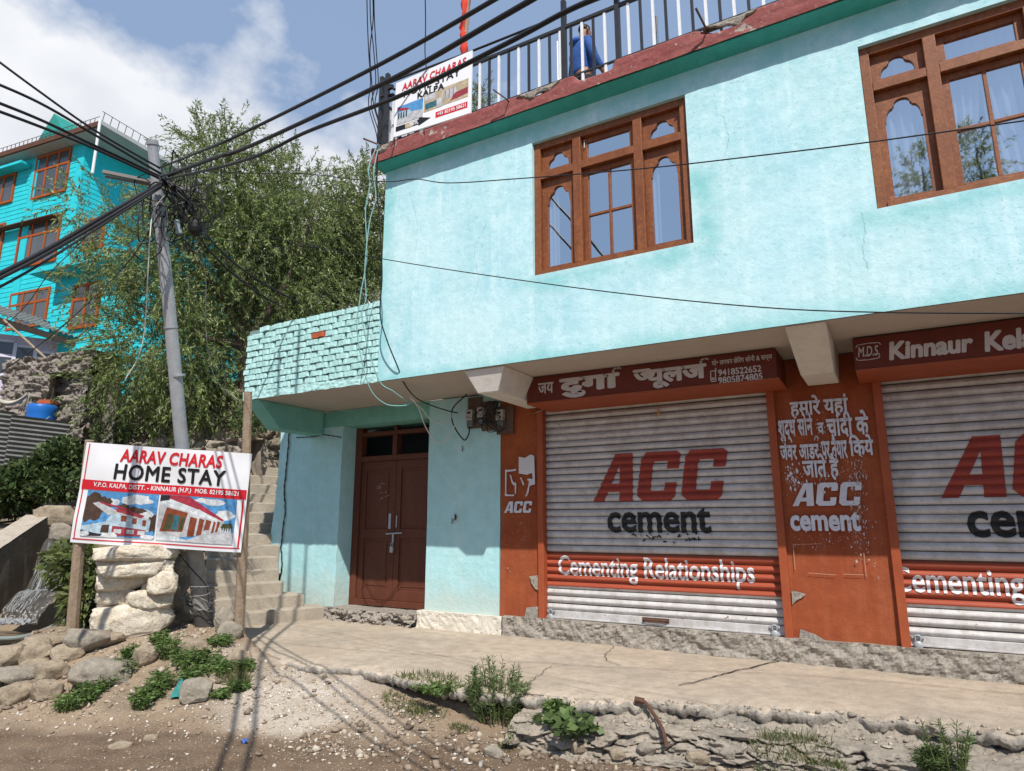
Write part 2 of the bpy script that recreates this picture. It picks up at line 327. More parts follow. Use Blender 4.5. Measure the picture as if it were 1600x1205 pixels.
def ACC():                                # heavy italic block capitals
    A = [[(0, 0), (.62, 1), (1.06, 1), (1.02, 0), (.68, 0), (.69, .20), (.40, .20), (.29, 0)], [(.50, .37), (.70, .37), (.72, .76)]]
    def Cc(x):
        pts = [(.16, 0), (.86, 0), (.96, .07), (.97, .36), (.68, .36), (.68, .20), (.36, .20), (.34, .26), (.34, .74), (.38, .80), (.70, .80), (.70, .64), (.99, .64), (1.0, .93), (.90, 1), (.14, 1), (.02, .88), (0, .12)]
        return [[(x+.96*a+.17*b, b) for a, b in pts]]
    V = []; Fq = []
    for l in (A, Cc(1.10), Cc(2.16)):
        v, f = outline(l); k = len(V); V += list(v); Fq += [tuple(k+i for i in t) for t in f]
    V = np.array(V); return V/np.array((V[:, 0].max(), 1.)), Fq
# ================================================================ ground
SD = np.array([-.75, .66]); SW = np.array([.66, .75])       # the stairs climb along SD
TW = np.array([.37, .93]); TD = np.array([-.93, .37])      # their treads lie along TW
ST0 = PZ(405, 955, .465)[:2]                                # middle of the lowest step
EDGE = np.array([PZ(*q, .28)[:2] for q in ((318, 966), (345, 992), (385, 1022), (440, 1034), (560, 1047), (660, 1064), (740, 1080), (850, 1088), (980, 1099), (1100, 1101), (1250, 1112), (1400, 1124), (1600, 1146))]+[[3.2, 7.0]])
def edge_y(x): return np.interp(x, EDGE[:, 0], EDGE[:, 1])
RA = PZ(0, 1135, 0)[:2]; RB = PZ(1250, 1186, 0)[:2]          # where the muddy road begins
RD = (RB-RA)/np.linalg.norm(RB-RA); RNV = np.array([-RD[1], RD[0]])
def roadside(x, y): return (x-RA[0])*RNV[0]+(y-RA[1])*RNV[1]  # >0 on the building's side
def hgt(x, y):
    x = np.asarray(x, float); y = np.asarray(y, float)
    r = roadside(x, y)
    z = .03*sst(0, .5, r)-.02+.0*x
    bank = sst(.15, 1.9, r)*sst(-5.2, -6.9, x)*.40
    z = z+bank
    right = sst(-3.3, -2.4, x)
    z = z+right*(-.02)+(1-right)*sst(.1, 1.3, r)*.21*sst(-7, -5.4, x)
    z = np.where((y > edge_y(x)+.10) & (x > EDGE[0, 0]-.2), np.minimum(z, .14)*0+.14, z)
    s = (x-ST0[0])*SD[0]+(y-ST0[1])*SD[1]; l = (x-ST0[0])*SW[0]+(y-ST0[1])*SW[1]
    low = sst(-2.2, -3.2, l)
    hill = .30*np.maximum(0, s-.6)+.16*np.maximum(0, s-4); hill = 12.5*np.tanh(hill/12.5)
    hill2 = np.maximum(0, s-2.6)*.42; hill2 = 12.5*np.tanh(hill2/12.5)
    h = hill*(1-low)+hill2*low
    trench = sst(-2.3, -2.7, l)*sst(-5.6, -5.0, l)*sst(-1.5, -.6, s)*sst(3.4, 2.6, s)
    inside = (x > -8.9) & (y < 13) & (y > 5.5)
    h = np.where(inside, 0, h)
    z = z+h; z = np.where(trench > 0, z*(1-trench)+(.10+.28*sst(.6, 2.6, s))*trench, z)
    n = fbm(x*.9, y*.9, 4, 3)*.10*sst(-1, .6, r)+fbm(x*5, y*5, 4, 8)*.030*sst(-.6, .3, r)+fbm(x*7, y*7, 4, 21)*.028
    rut = fbm(x*RD[0]*1.2+y*RD[1]*1.2, r*5, 3, 31)*.05*sst(.3, -.1, r)
    return z+np.where(inside, n*.2, n)+rut
def gz(x, y): return float(hgt(np.array([x]), np.array([y]))[0])
def onground(px, py, z0=.1):
    z = z0
    for _ in range(12): q = PZ(px, py, z); z = .5*z+.5*gz(q[0], q[1])
    return PZ(px, py, z)
gx = np.concatenate([-np.geomspace(600, 13, 26), np.arange(-12.6, -9, .10), np.arange(-9, 1.6, .026), np.arange(1.7, 4, .2), np.geomspace(4.4, 600, 24)])
gy = np.concatenate([-np.geomspace(600, 1, 22), np.arange(0, 2.0, .1), np.arange(2.0, 6.2, .026), np.arange(6.25, 16, .15), np.geomspace(16.5, 600, 26)])
X, Y = np.meshgrid(gx, gy); Z = hgt(X, Y)
r = roadside(X, Y); nz = fbm(X*1.3, Y*1.3, 4, 51)
c = np.zeros(X.shape+(3,)); tan = np.array([.345, .26, .18]); mud = np.array([.125, .078, .048]); grav = np.array([.52, .46, .39]); soil = np.array([.20, .155, .11]); hillc = np.array([.14, .115, .075])
wet = sst(.30, -.10, r+nz*.9)
gp = PZ(470, 1095, .1); gm = np.exp(-(((X-gp[0])/1.25)**2+((Y-gp[1])/.65)**2))
gm = np.clip(gm*1.4+nz*1.5-.25, 0, 1)*(1-wet)
c[:] = tan; k = sst(-.02, .22, fbm(X*3, Y*3, 5, 77))[..., None]; c = c*(1-k*.75)+soil*k*.75
k = sst(.02, .16, fbm(X*11, Y*11, 4, 79))[..., None]; c = c*(1-k*.35)+soil*k*.35
c = c*(1-gm[..., None])+grav*gm[..., None]
tr = sst(.62, .25, np.abs(r-.55)+.0*X)*sst(-4.5, -2.5, X); c = c*(1-.7*tr[..., None])+np.array([.20, .135, .085])*.7*tr[..., None]
c = c*(1-wet[..., None])+mud*wet[..., None]
s_ = (X-ST0[0])*SD[0]+(Y-ST0[1])*SD[1]; hm = sst(.8, 3, s_)[..., None]; c = c*(1-hm)+hillc*hm
GRND = weather('earth', tan, (.30, .22, .15), attr='Col', nscale=3., grain=((.17, .125, .085), 26., .35), speck=((.50, .45, .38), 70., .55, .63), bump=1., bscale=38, rough=.95)
g = npmesh('ground', np.stack([X.ravel(), Y.ravel(), Z.ravel()], 1), gridfaces(len(gx)-1, len(gy)-1), GRND, col=c.reshape(-1, 3), smooth=True); tag(g, kind='structure')

# ---- pavement slab: worn concrete with a broken front edge
nu = 950; nv = 36; u = np.linspace(EDGE[0, 0]-.25, 3.2, nu+1)
brk = fbm(u*4, u*0+3, 5, 5)*.22+fbm(u*13, u*0, 3, 9)*.03+fbm(u*1.6, u*0, 2, 29)*.10+fbm(u*44, u*0, 3, 19)*.014
ye = np.where(u < EDGE[0, 0], EDGE[0, 1]+.1, edge_y(u))+np.maximum(brk, -.08)
yb = np.full(nu+1, 7.34)
rows = []
for j in range(nv+1):
    t = j/nv; yy = yb+(ye-yb)*t; zz = .285+.035*sst(7.3, 5.2, yy)*0+fbm(u*1.2, yy*1.2, 3, 61)*.03+fbm(u*9, yy*9, 3, 62)*.006
    zz = zz-.03*sst(.9, 1, t)*np.abs(fbm(u*9, yy*5, 3, 66))*6
    rows.append(np.stack([u, yy, zz], 1))
for d, dy in ((.018, -.012), (.04, -.01), (.075, .02)):
    q = rows[nv].copy(); q[:, 2] -= d+fbm(u*9, u*0+d*9, 3, 3)*.02; q[:, 1] += dy+fbm(u*9, u*0+d*25, 3, 6)*.03; rows.append(q)
pv = npmesh('pavement', np.concatenate(rows), gridfaces(nu, nv+3), [weather('pavement_concrete', (.44, .36, .275), (.52, .44, .35), nscale=1.3, grain=((.25, .205, .16), 7., .55), big=((.33, .285, .235), 1.3, .65), speck=((.22, .18, .14), 60., .45, .62), bump=.6, bscale=45), ROUGHC], mi=np.repeat([0]*nv+[1]*3, nu), smooth=False); tag(pv, kind='structure')
# thin dark joints and cracks in the slab, and one long dark line
ck = MB()
def darkline(pts, w, n=14):
    p = spline([np.array(q) for q in pts], n); p = [np.array((q[0]+.012*random.uniform(-1, 1), q[1]+.012*random.uniform(-1, 1), .305+float(fbm(np.array([q[0]*1.2]), np.array([q[1]*1.2]), 3, 61)[0])*.03)) for q in p]
    for a, b in zip(p[:-1], p[1:]):
        d = (b-a)[:2]; d = d/(np.linalg.norm(d)+1e-9); q = np.array((-d[1], d[0], 0))*w*random.uniform(.6, 1.2)/2
        ck.add([a-q-(0, 0, .010), b-q-(0, 0, .010), b+q-(0, 0, .010), a+q-(0, 0, .010)], [(0, 1, 2, 3)])
    
darkline([PZ(1222, 1032, .29), PZ(1150, 1048, .29), PZ(1062, 1072, .29)], .018)
darkline([PZ(960, 1010, .29), PZ(945, 1028, .29), PZ(970, 1040, .29)], .008)
darkline([PZ(860, 1042, .29), PZ(828, 1066, .29)], .006)
darkline([PZ(420, 1003, .29), PZ(640, 1022, .29), PZ(900, 1040, .29), PZ(1250, 1055, .29), PZ(1600, 1085, .29)], .007, 30)  # long thin dark line running the length of the slab
# ---- broken stone kerb stepping down from the pavement to the road
nu = 520; nv = 70; u = np.linspace(-2.75, 3.0, nu+1); v = np.linspace(0, 1, nv+1); U, V = np.meshgrid(u, v)
wd = .75+.25*sst(-2.8, -.6, U)
wx = fbm(U*2.2, V*2.5, 4, 2); wy = fbm(U*2.2, V*2.5, 4, 4)
VJ = np.clip(V+fbm(U*2.5, V*0+2, 4, 47)*.16*sst(0, .1, V)*sst(1, .9, V), 0, 1)
prof = np.interp(VJ, [0, .03, .09, .17, .42, .48, .66, .86, 1], [.285, .262, .19, .158, .135, .105, .03, -.055, -.15])
yk = edge_y(U)+.07-wd*np.interp(VJ, [0, .05, .12, .42, .48, .86, 1], [0, .015, .07, .33, .36, .47, .66])
crum = sst(.0, .05, V)*sst(.24, .16, V); shelf = sst(.2, .26, V)*sst(.44, .38, V); face = sst(.42, .5, V)*sst(.98, .88, V)
fa_, fe_ = facets(U*9+wx*3, V*26+wy*3, 17); fb_, fe2 = facets(U*21, V*46+U, 19)
prof = prof+crum*(fa_*.016-sst(.12, 0, fe_)*.014+fb_*.020+fbm(U*26, V*40, 4, 59)*.03); yk = yk+crum*(fbm(U*5, V*2, 3, 51)*.07+fbm(U*22, V*30, 3, 63)*.02)
prof = prof+shelf*(fbm(U*5, V*6, 4, 53)*.035)
facets.k = .5; fc_, fe3 = facets(U*2.9+wx*.8, V*6.2+wy*1.0+U*.25, 23); fd_, fe4 = facets(U*9+wx*2, V*17+wy*2, 29)
yk = yk-face*(fc_*.085-sst(.09, 0, fe3)*.075+fd_*.028+fbm(U*14, V*22, 4, 57)*.05); prof = prof+face*(-sst(.09, 0, fe3)*.012)
prof = prof+fbm(U*16, V*24, 4, 33)*.016
prof = np.minimum(prof, .272)
kb = npmesh('kerb', np.stack([U.ravel(), yk.ravel(), prof.ravel()], 1), gridfaces(nu, nv), weather('kerb_stone', (.29, .25, .20), (.37, .32, .26), nscale=2.2, grain=((.16, .14, .115), 9., .6), big=((.20, .19, .175), 1.6, .5), speck=((.12, .105, .09), 40., .6, .58), bump=1., bscale=20)); tag(kb, kind='structure')

# ---- concrete stairs climbing beside the house
t = thing('stone_stairs', (*ST0, .28), 'concrete stairs climbing the hill beside the blue house', 'stairs')
D3 = np.array([*SD, 0]); W3 = np.array([*TW, 0]); T3 = np.array([*TD, 0])
STEP = weather('step_concrete', (.33, .29, .235), (.42, .37, .30), nscale=2.5, grain=((.26, .22, .17), 8., .5), speck=((.18, .15, .12), 50., .5, .62), bump=.6, bscale=36)
for k in range(17):
    o = np.array([*ST0, 0])+D3*(.235*k)
    def reach(px, z):
        best = (1e9, 0)
        for l in np.arange(-1.6, 2.2, .02):
            v = np.array((*(o[:2]+TW*l), z))-CAMP; e = abs(800+FPX*(v@_r)/(v@_f)-px)
            if e < best[0]: best = (e, l)
        return best[1]
    zt_ = .3+.165*(k+1); ln = reach(322, zt_); rn = reach((507, 475, 442)[k] if k < 3 else 436, zt_)
    if k >= 3 and o[1]+TW[1]*rn > 7.4: rn += .5
    z1 = .3+.165*(k+1)
    def F(a, b, o=o, z1=z1, k=k, ln=ln, rn=rn):
        l = ln+(rn-ln)*a; j = float(vn(np.array([l*3.1]), np.array([k*1.7]), 4)[0]-.5)*.035
        if b < .45: q = o+W3*l+T3*(-.012+j); z = z1-.30+(.30-.02)*b/.4*(1 if b <= .4 else 1)
        elif b < .55: q = o+W3*l+T3*(.006+j); z = z1-.004
        else: q = o+W3*l+T3*(.006+j+(b-.5)*2*.42); z = z1+j*.3
        return (q[0], q[1], min(z, z1+.01))
    m = MB(); m.grid(F, 40, 5); q = o+W3*rn; q2 = q+T3*.42
    m.add([(q[0], q[1], z1-.3), (q2[0], q2[1], z1-.3), (q2[0], q2[1], z1-.004), (q[0], q[1], z1-.004)], [(0, 1, 2, 3)]); m.build('step', STEP, t)
ck.build('crack', weather('crack_line_dark', (.05, .042, .035), bump=0)); o = bpy.data.objects['crack']; o.name = 'pavement_joint_line'; tag(o, kind='structure')

from mathutils.bvhtree import BVHTree
_bv = None
def surf():
    global _bv
    if _bv is None:
        V = []; F = []
        for o in (g, pv, kb):
            k = len(V); V += [o.matrix_world @ v.co if False else v.co+o.location for v in o.data.vertices]; F += [tuple(k+i for i in p.vertices) for p in o.data.polygons if min(abs(o.data.vertices[p.vertices[0]].co.x), 30) < 20]
        _bv = BVHTree.FromPolygons(V, F)
    return _bv
def onsurf(px, py):
    d = Vector(ray(px, py)).normalized(); h = surf().ray_cast(Vector(CAMP), d)
    return np.array(h[0]) if h[0] is not None else onground(px, py)
def surfz(x, y):
    h = surf().ray_cast(Vector((x, y, 3.)), Vector((0, 0, -1))); return h[0].z if h[0] is not None else 0.
# ================================================================ rock makers
def rock(name, c, size, mat, rot=0., seed=0, parent=None, flatness=.25, loc=None, sub=4, tilt=0., blocky=.55, chops=14, amp=.85):
    rg = np.random.default_rng(seed+50)
    n = 46 if blocky > .9 else 30; u = rg.normal(size=(n, 3)); p = 2.2+5*blocky; u /= ((np.abs(u)**p).sum(1)**(1/p))[:, None]
    u = u*rg.uniform(.86, 1., (n, 1)); bm = bmesh.new()       # a quarried block: hull of scattered points, so its faces are flat fractures
    for q in u: bm.verts.new(q)
    r_ = bmesh.ops.convex_hull(bm, input=bm.verts[:]); bmesh.ops.delete(bm, geom=[q for q in bm.verts if not q.link_faces], context='VERTS')
    bmesh.ops.triangulate(bm, faces=bm.faces[:]); bmesh.ops.subdivide_edges(bm, edges=bm.edges[:], cuts=4, use_grid_fill=True); bmesh.ops.triangulate(bm, faces=bm.faces[:])
    bm.verts.index_update(); v = np.array([q.co[:] for q in bm.verts]); f = np.array([[w.index for w in q.verts] for q in bm.faces]); bm.free()
    s1 = fbm(v[:, 0]*2.1+seed*7.3, v[:, 1]*2.1+v[:, 2]*2.9+seed*3.1, 3, seed % 97); s3 = fbm(v[:, 0]*6+v[:, 2]*8+seed, v[:, 1]*6-v[:, 2]*7+v[:, 0]*2, 4, seed % 83+5)
    st2 = np.abs(((v[:, 2]*2.3+s1*1.5+v[:, 0]*.3) % 1.)-.5)*2
    v = v*(1+.10*s1+.13*s3-.035*sst(.22, 0, st2))[:, None]
    v = v-(v.max(0)+v.min(0))/2; v = v/np.abs(v).max(0)*np.array(size)/2
    cr, sr = math.cos(rot), math.sin(rot); ct, st_ = math.cos(tilt), math.sin(tilt)
    v = np.stack([v[:, 0]*ct-v[:, 2]*st_, v[:, 1], v[:, 0]*st_+v[:, 2]*ct], 1)
    v = np.stack([v[:, 0]*cr-v[:, 1]*sr, v[:, 0]*sr+v[:, 1]*cr, v[:, 2]], 1)+np.array(c)
    return npmesh(name, v, f, mat, parent=parent, loc=(loc if loc is not None else c) if parent is None else None, smooth=False)
VIEWROT = YAW
def rockpx(x0, y0, x1, y1, D, mat, label, group, depthf=.8, seed=0, cat='stone', name='stone', tilt=0., **k):
    c = P((x0+x1)/2, (y0+y1)/2, D); w = (x1-x0)/FPX*D; h = (y1-y0)/FPX*D
    ang = math.atan2(c[1], c[0])-math.pi/2
    o = rock(name, c, (w*1.08, w*depthf, h*1.12), mat, rot=ang, seed=seed, tilt=tilt, **k); return tag(o, label, cat, group)

# ---- dry-stone pier behind the banner: each block a stone
G = 'pale stones of the dry pier'
for i, (x0, y0, x1, y1, lb, tl) in enumerate([
    (158, 855, 270, 873, 'thin pale capstone, topmost of the pier under the banner', .03),
    (162, 872, 264, 897, 'long pale block just under the capstone of the pier', -.02),
    (159, 895, 234, 918, 'pale block on the left of the third course of the pier', .02),
    (233, 897, 275, 925, 'squarish brown-edged block on the right of the third course of the pier', .1),
    (156, 917, 210, 940, 'pale block on the left of the fourth course of the pier', 0.),
    (203, 924, 266, 948, 'pale block on the right of the fourth course, above the big base stone', -.03),
    (155, 938, 192, 948, 'thin pale slip of stone on the left, over the big base stone', .04),
    (153, 945, 262, 991, 'biggest pale stone, at the foot of the pier', .12),
    (222, 916, 238, 926, 'small pale chock stone in the middle of the pier', 0.),
    (255, 890, 270, 899, 'small flat stone wedged at the right end of the second course', .1)]):
    rockpx(x0, y0-3, x1, y1+3, 7.35, STONE, lb, G, depthf=.62 if x1-x0 > 60 else .9, seed=100+i, tilt=tl, blocky=1.1, chops=7, amp=.9)
# ---- rough rubble side of that pier, running back beside the stairs
def rubble(name, A, B, z0, z1, thick, label, cat, mat=RUBB, cell=3.2, amp=.10, topn=.12, seed=1, nu=160, nv=90, parent=None, batter=.0, zA=None):
    A = np.array(A[:2]); B = np.array(B[:2]); d = B-A; Ln = np.linalg.norm(d); d /= Ln; n = np.array((d[1], -d[0]))
    prof = [(0, 0.), (0, 1.), (thick*.5, 1.), (thick, 1.), (thick, 0.)]
    u = np.linspace(0, 1, nu+1); V = []
    h = z1-z0
    def row(off, zt, disp):
        U = u*Ln; ze = z0+h*zt
        top = z0+(h+(fbm(U*1.6, U*0+seed, 3, seed)*topn*2))*zt
        f1, f2, cid = worley(U*cell*.75+fbm(U*2, top*2, 2, 5)*.6+17.*seed, top*cell*1.55+fbm(U*2, top*2, 2, 8)*.6, seed)
        fa_, fe_ = facets(U*cell*.75+fbm(U*2, top*2, 2, 5)*.6+17.*seed, top*cell*1.55+fbm(U*2, top*2, 2, 8)*.6, seed); fb_, _q = facets(U*cell*2.2, top*cell*3, seed+3); dd = disp*(fa_*amp*.9-sst(.10, 0, fe_)*amp*.7+fb_*amp*.35+fbm(U*12, top*12, 3, 9)*amp*.6)
        o = -off+dd-batter*(1-zt)*-1*disp
        return np.stack([A[0]+d[0]*U+n[0]*o, A[1]+d[1]*U+n[1]*o, top], 1)
    for j in range(nv+1): V.append(row(0, j/nv, 1.))
    for o_ in (.35, .7, 1.): V.append(row(thick*o_, 1., .4)+np.array((0, 0, 1))*(fbm(u*Ln*3, u*0+o_*9, 3, 2)*.06)[:, None])
    for j in range(8): V.append(row(thick, 1-(j+1)/8, -.6))
    F = gridfaces(nu, len(V)-1); V = np.concatenate(V)
    o = npmesh(name, V, F, mat, parent=parent, loc=(A[0], A[1], z0)); 
    # ends
    tag(o, label, cat); return o
a = P(262, 930, 7.55); b = a+np.array((*SD, 0))*1.5
rubble('stone_wall', a, b, .15, 1.36, .55, 'shaded rubble wall behind the leaning pole, beside the lowest steps', 'stone wall', cell=3.6, amp=.12, seed=4)

# ---- loose rocks, left foreground
G2 = 'rocks heaped at the roadside'
for i, (x0, y0, x1, y1, lb, m) in enumerate([
    (-30, 1012, 34, 1048, 'brown rock cut off by the left edge above the long flat boulder', ROCK),
    (30, 1003, 75, 1040, 'upright brown rock left of the middle of the roadside heap', ROCK),
    (52, 1014, 88, 1036, 'small smooth tan stone in the middle of the roadside heap', ROCK),
    (-12, 1042, 60, 1072, 'long flat grey boulder low on the left of the heap', ROCKG),
    (36, 1030, 74, 1048, 'flat brown stone under the small tan one', ROCK),
    (58, 1034, 106, 1066, 'slanting brown rock with a sharp edge, right of the flat grey boulder', ROCK),
    (84, 1006, 128, 1034, 'angular brown rock below the left banner post', ROCK),
    (40, 994, 105, 1018, 'broad pale rock on top of the heap beside the channel pipe', ROCK),
    (106, 984, 170, 1020, 'rounded grey boulder at the foot of the left banner post', ROCKG),
    (116, 1032, 198, 1074, 'largest grey boulder, half buried in the bank', ROCKG),
    (0, 1068, 50, 1098, 'squat tan rock at the lower left of the heap', ROCK),
    (50, 1064, 96, 1094, 'tan rock sunk in the earth at the bottom of the heap', ROCK),
    (48, 1062, 68, 1078, 'little stone wedged between the two lowest rocks', ROCK),
    (148, 990, 192, 1012, 'flat brown stone lying at the foot of the pale pier', ROCK),
    (210, 1010, 245, 1042, 'tan stone sticking out of the bank among the weeds', ROCK),
    (246, 966, 276, 982, 'thin slab lying between the pier and the pole', ROCK),
    (268, 948, 302, 976, 'brown rubble stone beside the foot of the pole', ROCK),
    (276, 1000, 322, 1024, 'pale rock under the base of the leaning pole', ROCK),
    (336, 950, 366, 990, 'dark grey rock in the shade right of the pole', ROCKG),
    (342, 972, 378, 1000, 'dark flat rock behind the right banner post', ROCKG),
    (355, 1018, 392, 1042, 'pale stone at the foot of the right banner post', ROCK),
    (285, 1062, 330, 1098, 'flat pale slab in the bank beside the teal rag', ROCKG),
    (170, 1160, 205, 1172, 'small stone lying on the dirt at the road edge, leftmost', ROCK),
    (226, 1148, 246, 1160, 'small pale stone lying on the dirt right of the others', ROCK)]):
    q = onsurf((x0+x1)/2, y1-2); D = float((q-CAMP)@_f)
    rockpx(x0, y0, x1, y1, D+.05, m, lb, G2, depthf=.85, seed=200+i*3, cat='rock', name='rock', tilt=random.uniform(-.15, .15), blocky=.35)
# boulders set in the kerb / stones of the broken road edge
G3 = 'stones along the muddy road edge'
lbs = ['dark stone half sunk in the mud, centre of the road edge', 'tan stone on the mud left of the bent iron bar', 'pale stone in the mud below the bent iron bar', 'brown clod beside the pale stone on the road edge', 'small tan stone nearest the broad-leaved weed', 'pale cobble at the bottom of the photo under the kerb', 'brown stone right of the pale cobble', 'grey lump between the weeds and the mud']
for i, (x, y, w) in enumerate([(770, 1180, 30), (905, 1172, 26), (1010, 1176, 30), (965, 1182, 24), (862, 1168, 22), (1090, 1190, 34), (1135, 1180, 26), (820, 1182, 22)]):
    q = onsurf(x, y); D = float((q-CAMP)@_f); rockpx(x-w/2, y-w*.45, x+w/2, y+w*.2, D, ROCK if i % 2 else ROCKG, lbs[i], G3, seed=300+i, cat='stone', name='stone', blocky=.3)
# ---- gravel: thousands of chips, nobody could count them
def gravel():
    bm = bmesh.new(); bmesh.ops.create_icosphere(bm, subdivisions=1, radius=1.)
    bv = np.array([q.co[:] for q in bm.verts]); bf = np.array([[w.index for w in q.verts] for q in bm.faces]); bm.free()
    pts = []; cols = []
    def put(n, x0, x1, y0, y1, smin, smax, colr, dens=None, pw=2.5, kerb=False):
        x = RN.uniform(x0, x1, n); y = RN.uniform(y0, y1, n)
        keep = (y < edge_y(x)+(.06 if kerb else -.05)) | (x < EDGE[0, 0]-.05)
        if dens is not None: keep &= RN.random(n) < dens(x, y)
        x = x[keep]; y = y[keep]; s = smin+(smax-smin)*RN.random(len(x))**pw
        zz = np.array([surfz(a_, b_) for a_, b_ in zip(x, y)]) if kerb else hgt(x, y); pts.append(np.stack([x, y, zz+s*.25, s], 1)); cols.append(np.array(colr)[RN.integers(0, len(colr), len(x))])
    pale = [(.60, .55, .47), (.50, .45, .38), (.66, .62, .56), (.42, .36, .29)]; brown = [(.34, .26, .18), (.24, .18, .13), (.42, .34, .25), (.16, .115, .08)]
    put(7000, gp[0]-2.2, gp[0]+2.2, gp[1]-1.5, gp[1]+.9, .005, .020, pale, lambda x, y: np.exp(-(((x-gp[0])/1.2)**2+((y-gp[1])/.6)**2))*.9+.05)
    put(6000, -7.5, 1.2, 2.6, 5.6, .005, .022, pale+brown, lambda x, y: sst(-.2, .4, roadside(x, y)))
    put(4200, -4.2, 1.0, 3.0, 5.3, .008, .042, brown+[(.12, .085, .055)]*3+pale[1:2], lambda x, y: sst(.75, .4, np.abs(roadside(x, y)-.2)), pw=3)
    put(2500, -7.5, 1.0, 1.5, 5., .006, .02, brown[:2]+brown[3:], None)
    put(6500, -2.9, 1.6, 4.6, 6.2, .005, .036, [(.36, .31, .25), (.28, .24, .19), (.42, .37, .30), (.22, .19, .155)], lambda x, y: sst(.16, .05, np.abs(y-edge_y(x)+.02))*.8+.06*sst(.9, .3, edge_y(x)-y), pw=3.5, kerb=True)
    put(2600, -8.6, -4.6, 2.9, 5.6, .008, .045, brown+pale[3:], lambda x, y: sst(.0, .5, roadside(x, y))*.7, pw=4)
    q = np.concatenate(pts); cc = np.concatenate(cols); n = len(q)
    rs = RN.normal(size=(n, 3, 3)); Q, _ = np.linalg.qr(rs); sc = q[:, 3][:, None]*RN.uniform(.35, 1.2, (n, 3)); sc[:, 2] *= .7
    V = np.einsum('nij,nkj->nki', Q, bv[None]*(1+RN.uniform(-.55, .45, (n, len(bv), 1))))*sc[:, None, :]+q[:, None, :3]
    F = (bf[None]+(np.arange(n)*len(bv))[:, None, None]).reshape(-1, 3)
    o = npmesh('gravel', V.reshape(-1, 3), F, weather('gravel_chips', tan, (.35, .3, .25), attr='Col', nscale=30., bump=.3), col=np.repeat(cc, len(bv), 0)); tag(o, kind='stuff')
gravel()
# ================================================================ the blue guest house
H = thing('guest_house', (-1.5, 7.3, .3), 'aqua plastered two-storey house with shops below and a red-edged flat roof', 'house')
UX0, UX1, ZT = -5.38, 5.0, 6.12
WIN = [(-3.22, -1.47, 4.24, 5.84), (.075, 1.825, 4.20, 5.76)]
m = MB()
xs = [UX0]+[q for w in WIN for q in w[:2]]+[UX1]
def wq(x0, x1, z0, z1): m.add([(x0, YU, z0), (x1, YU, z0), (x1, YU, z1), (x0, YU, z1)], [(0, 1, 2, 3)])
for i in range(5):
    if i in (1, 3):
        w = WIN[i//2]; wq(w[0], w[1], ZS, w[2]); wq(w[0], w[1], w[3], ZT)
        for a, b in (((w[0], w[2]), (w[0], w[3])), ((w[0], w[3]), (w[1], w[3])), ((w[1], w[3]), (w[1], w[2])), ((w[1], w[2]), (w[0], w[2]))):
            m.add([(a[0], YU, a[1]), (b[0], YU, b[1]), (b[0], YU+.22, b[1]), (a[0], YU+.22, a[1])], [(0, 1, 2, 3)])
    else: wq(xs[i], xs[i+1], ZS, ZT)
m.add([(UX0, YU, ZS), (UX0, YU, ZT), (UX0, 14, ZT), (UX0, 14, ZS)], [(0, 1, 2, 3)])
m.add([(UX1, YU, ZS), (UX1, 14, ZS), (UX1, 14, ZT), (UX1, YU, ZT)], [(0, 1, 2, 3)])
m.add([(UX0, 14, ZS), (UX0, 14, ZT), (UX1, 14, ZT), (UX1, 14, ZS)], [(0, 1, 2, 3)])
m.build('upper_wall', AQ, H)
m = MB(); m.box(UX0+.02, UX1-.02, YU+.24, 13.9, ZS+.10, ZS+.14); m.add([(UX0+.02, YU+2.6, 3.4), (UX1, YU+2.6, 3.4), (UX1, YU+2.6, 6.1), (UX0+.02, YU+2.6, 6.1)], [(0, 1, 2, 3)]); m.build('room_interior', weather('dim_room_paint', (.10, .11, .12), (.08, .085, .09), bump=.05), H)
# cove moulding and red band
m = MB(); m.prism([(YU+.02, 6.085), (YU-.02, 6.09), (YU-.10, 6.112), (YU-.17, 6.137), (YU-.17, 6.152), (YU+.02, 6.152)], UX0-.05, UX1+.1); m.build('cove_moulding', COVE, H)
nu = 400; nv = 14; u = np.linspace(UX0-.10, UX1+.2, nu+1); R = []
def edge_noise(x): return fbm(x*2.1, x*0+3, 4, 71)
bite = sst(.02, .14, edge_noise(u))*.10+sst(.20, .0, np.abs(u+3.05))*.10+sst(.28, .05, np.abs(u+1.02))*.12
for j in range(nv+1):
    tt = j/nv; z = 6.139+.212*tt+.0*u; z = z-np.where(tt > .5, (tt-.5)*2*bite*.55, 0)+fbm(u*7, u*0+tt, 3, 4)*.012*tt
    y = YU-.195+fbm(u*6, u*0+tt*4, 4, 14)*.016+sst(.55, 1, tt)*bite*.5
    R.append(np.stack([u, y, z], 1))
for yy in (.10, .4, 8.0): q = R[nv].copy(); q[:, 1] = YU-.18+yy; q[:, 2] = 6.340; R.append(q)
npmesh('roof_edge_band', np.concatenate(R), gridfaces(nu, nv+3), [REDB, ROUGHC], H, mi=np.repeat([0]*(nv-2)+[0]*2+[1]*3, nu))
m = MB(); m.box(UX0-.10, UX0+.02, YU-.19, 14, 6.14, 6.345); m.build('roof_side_edge', ROUGHC, H)
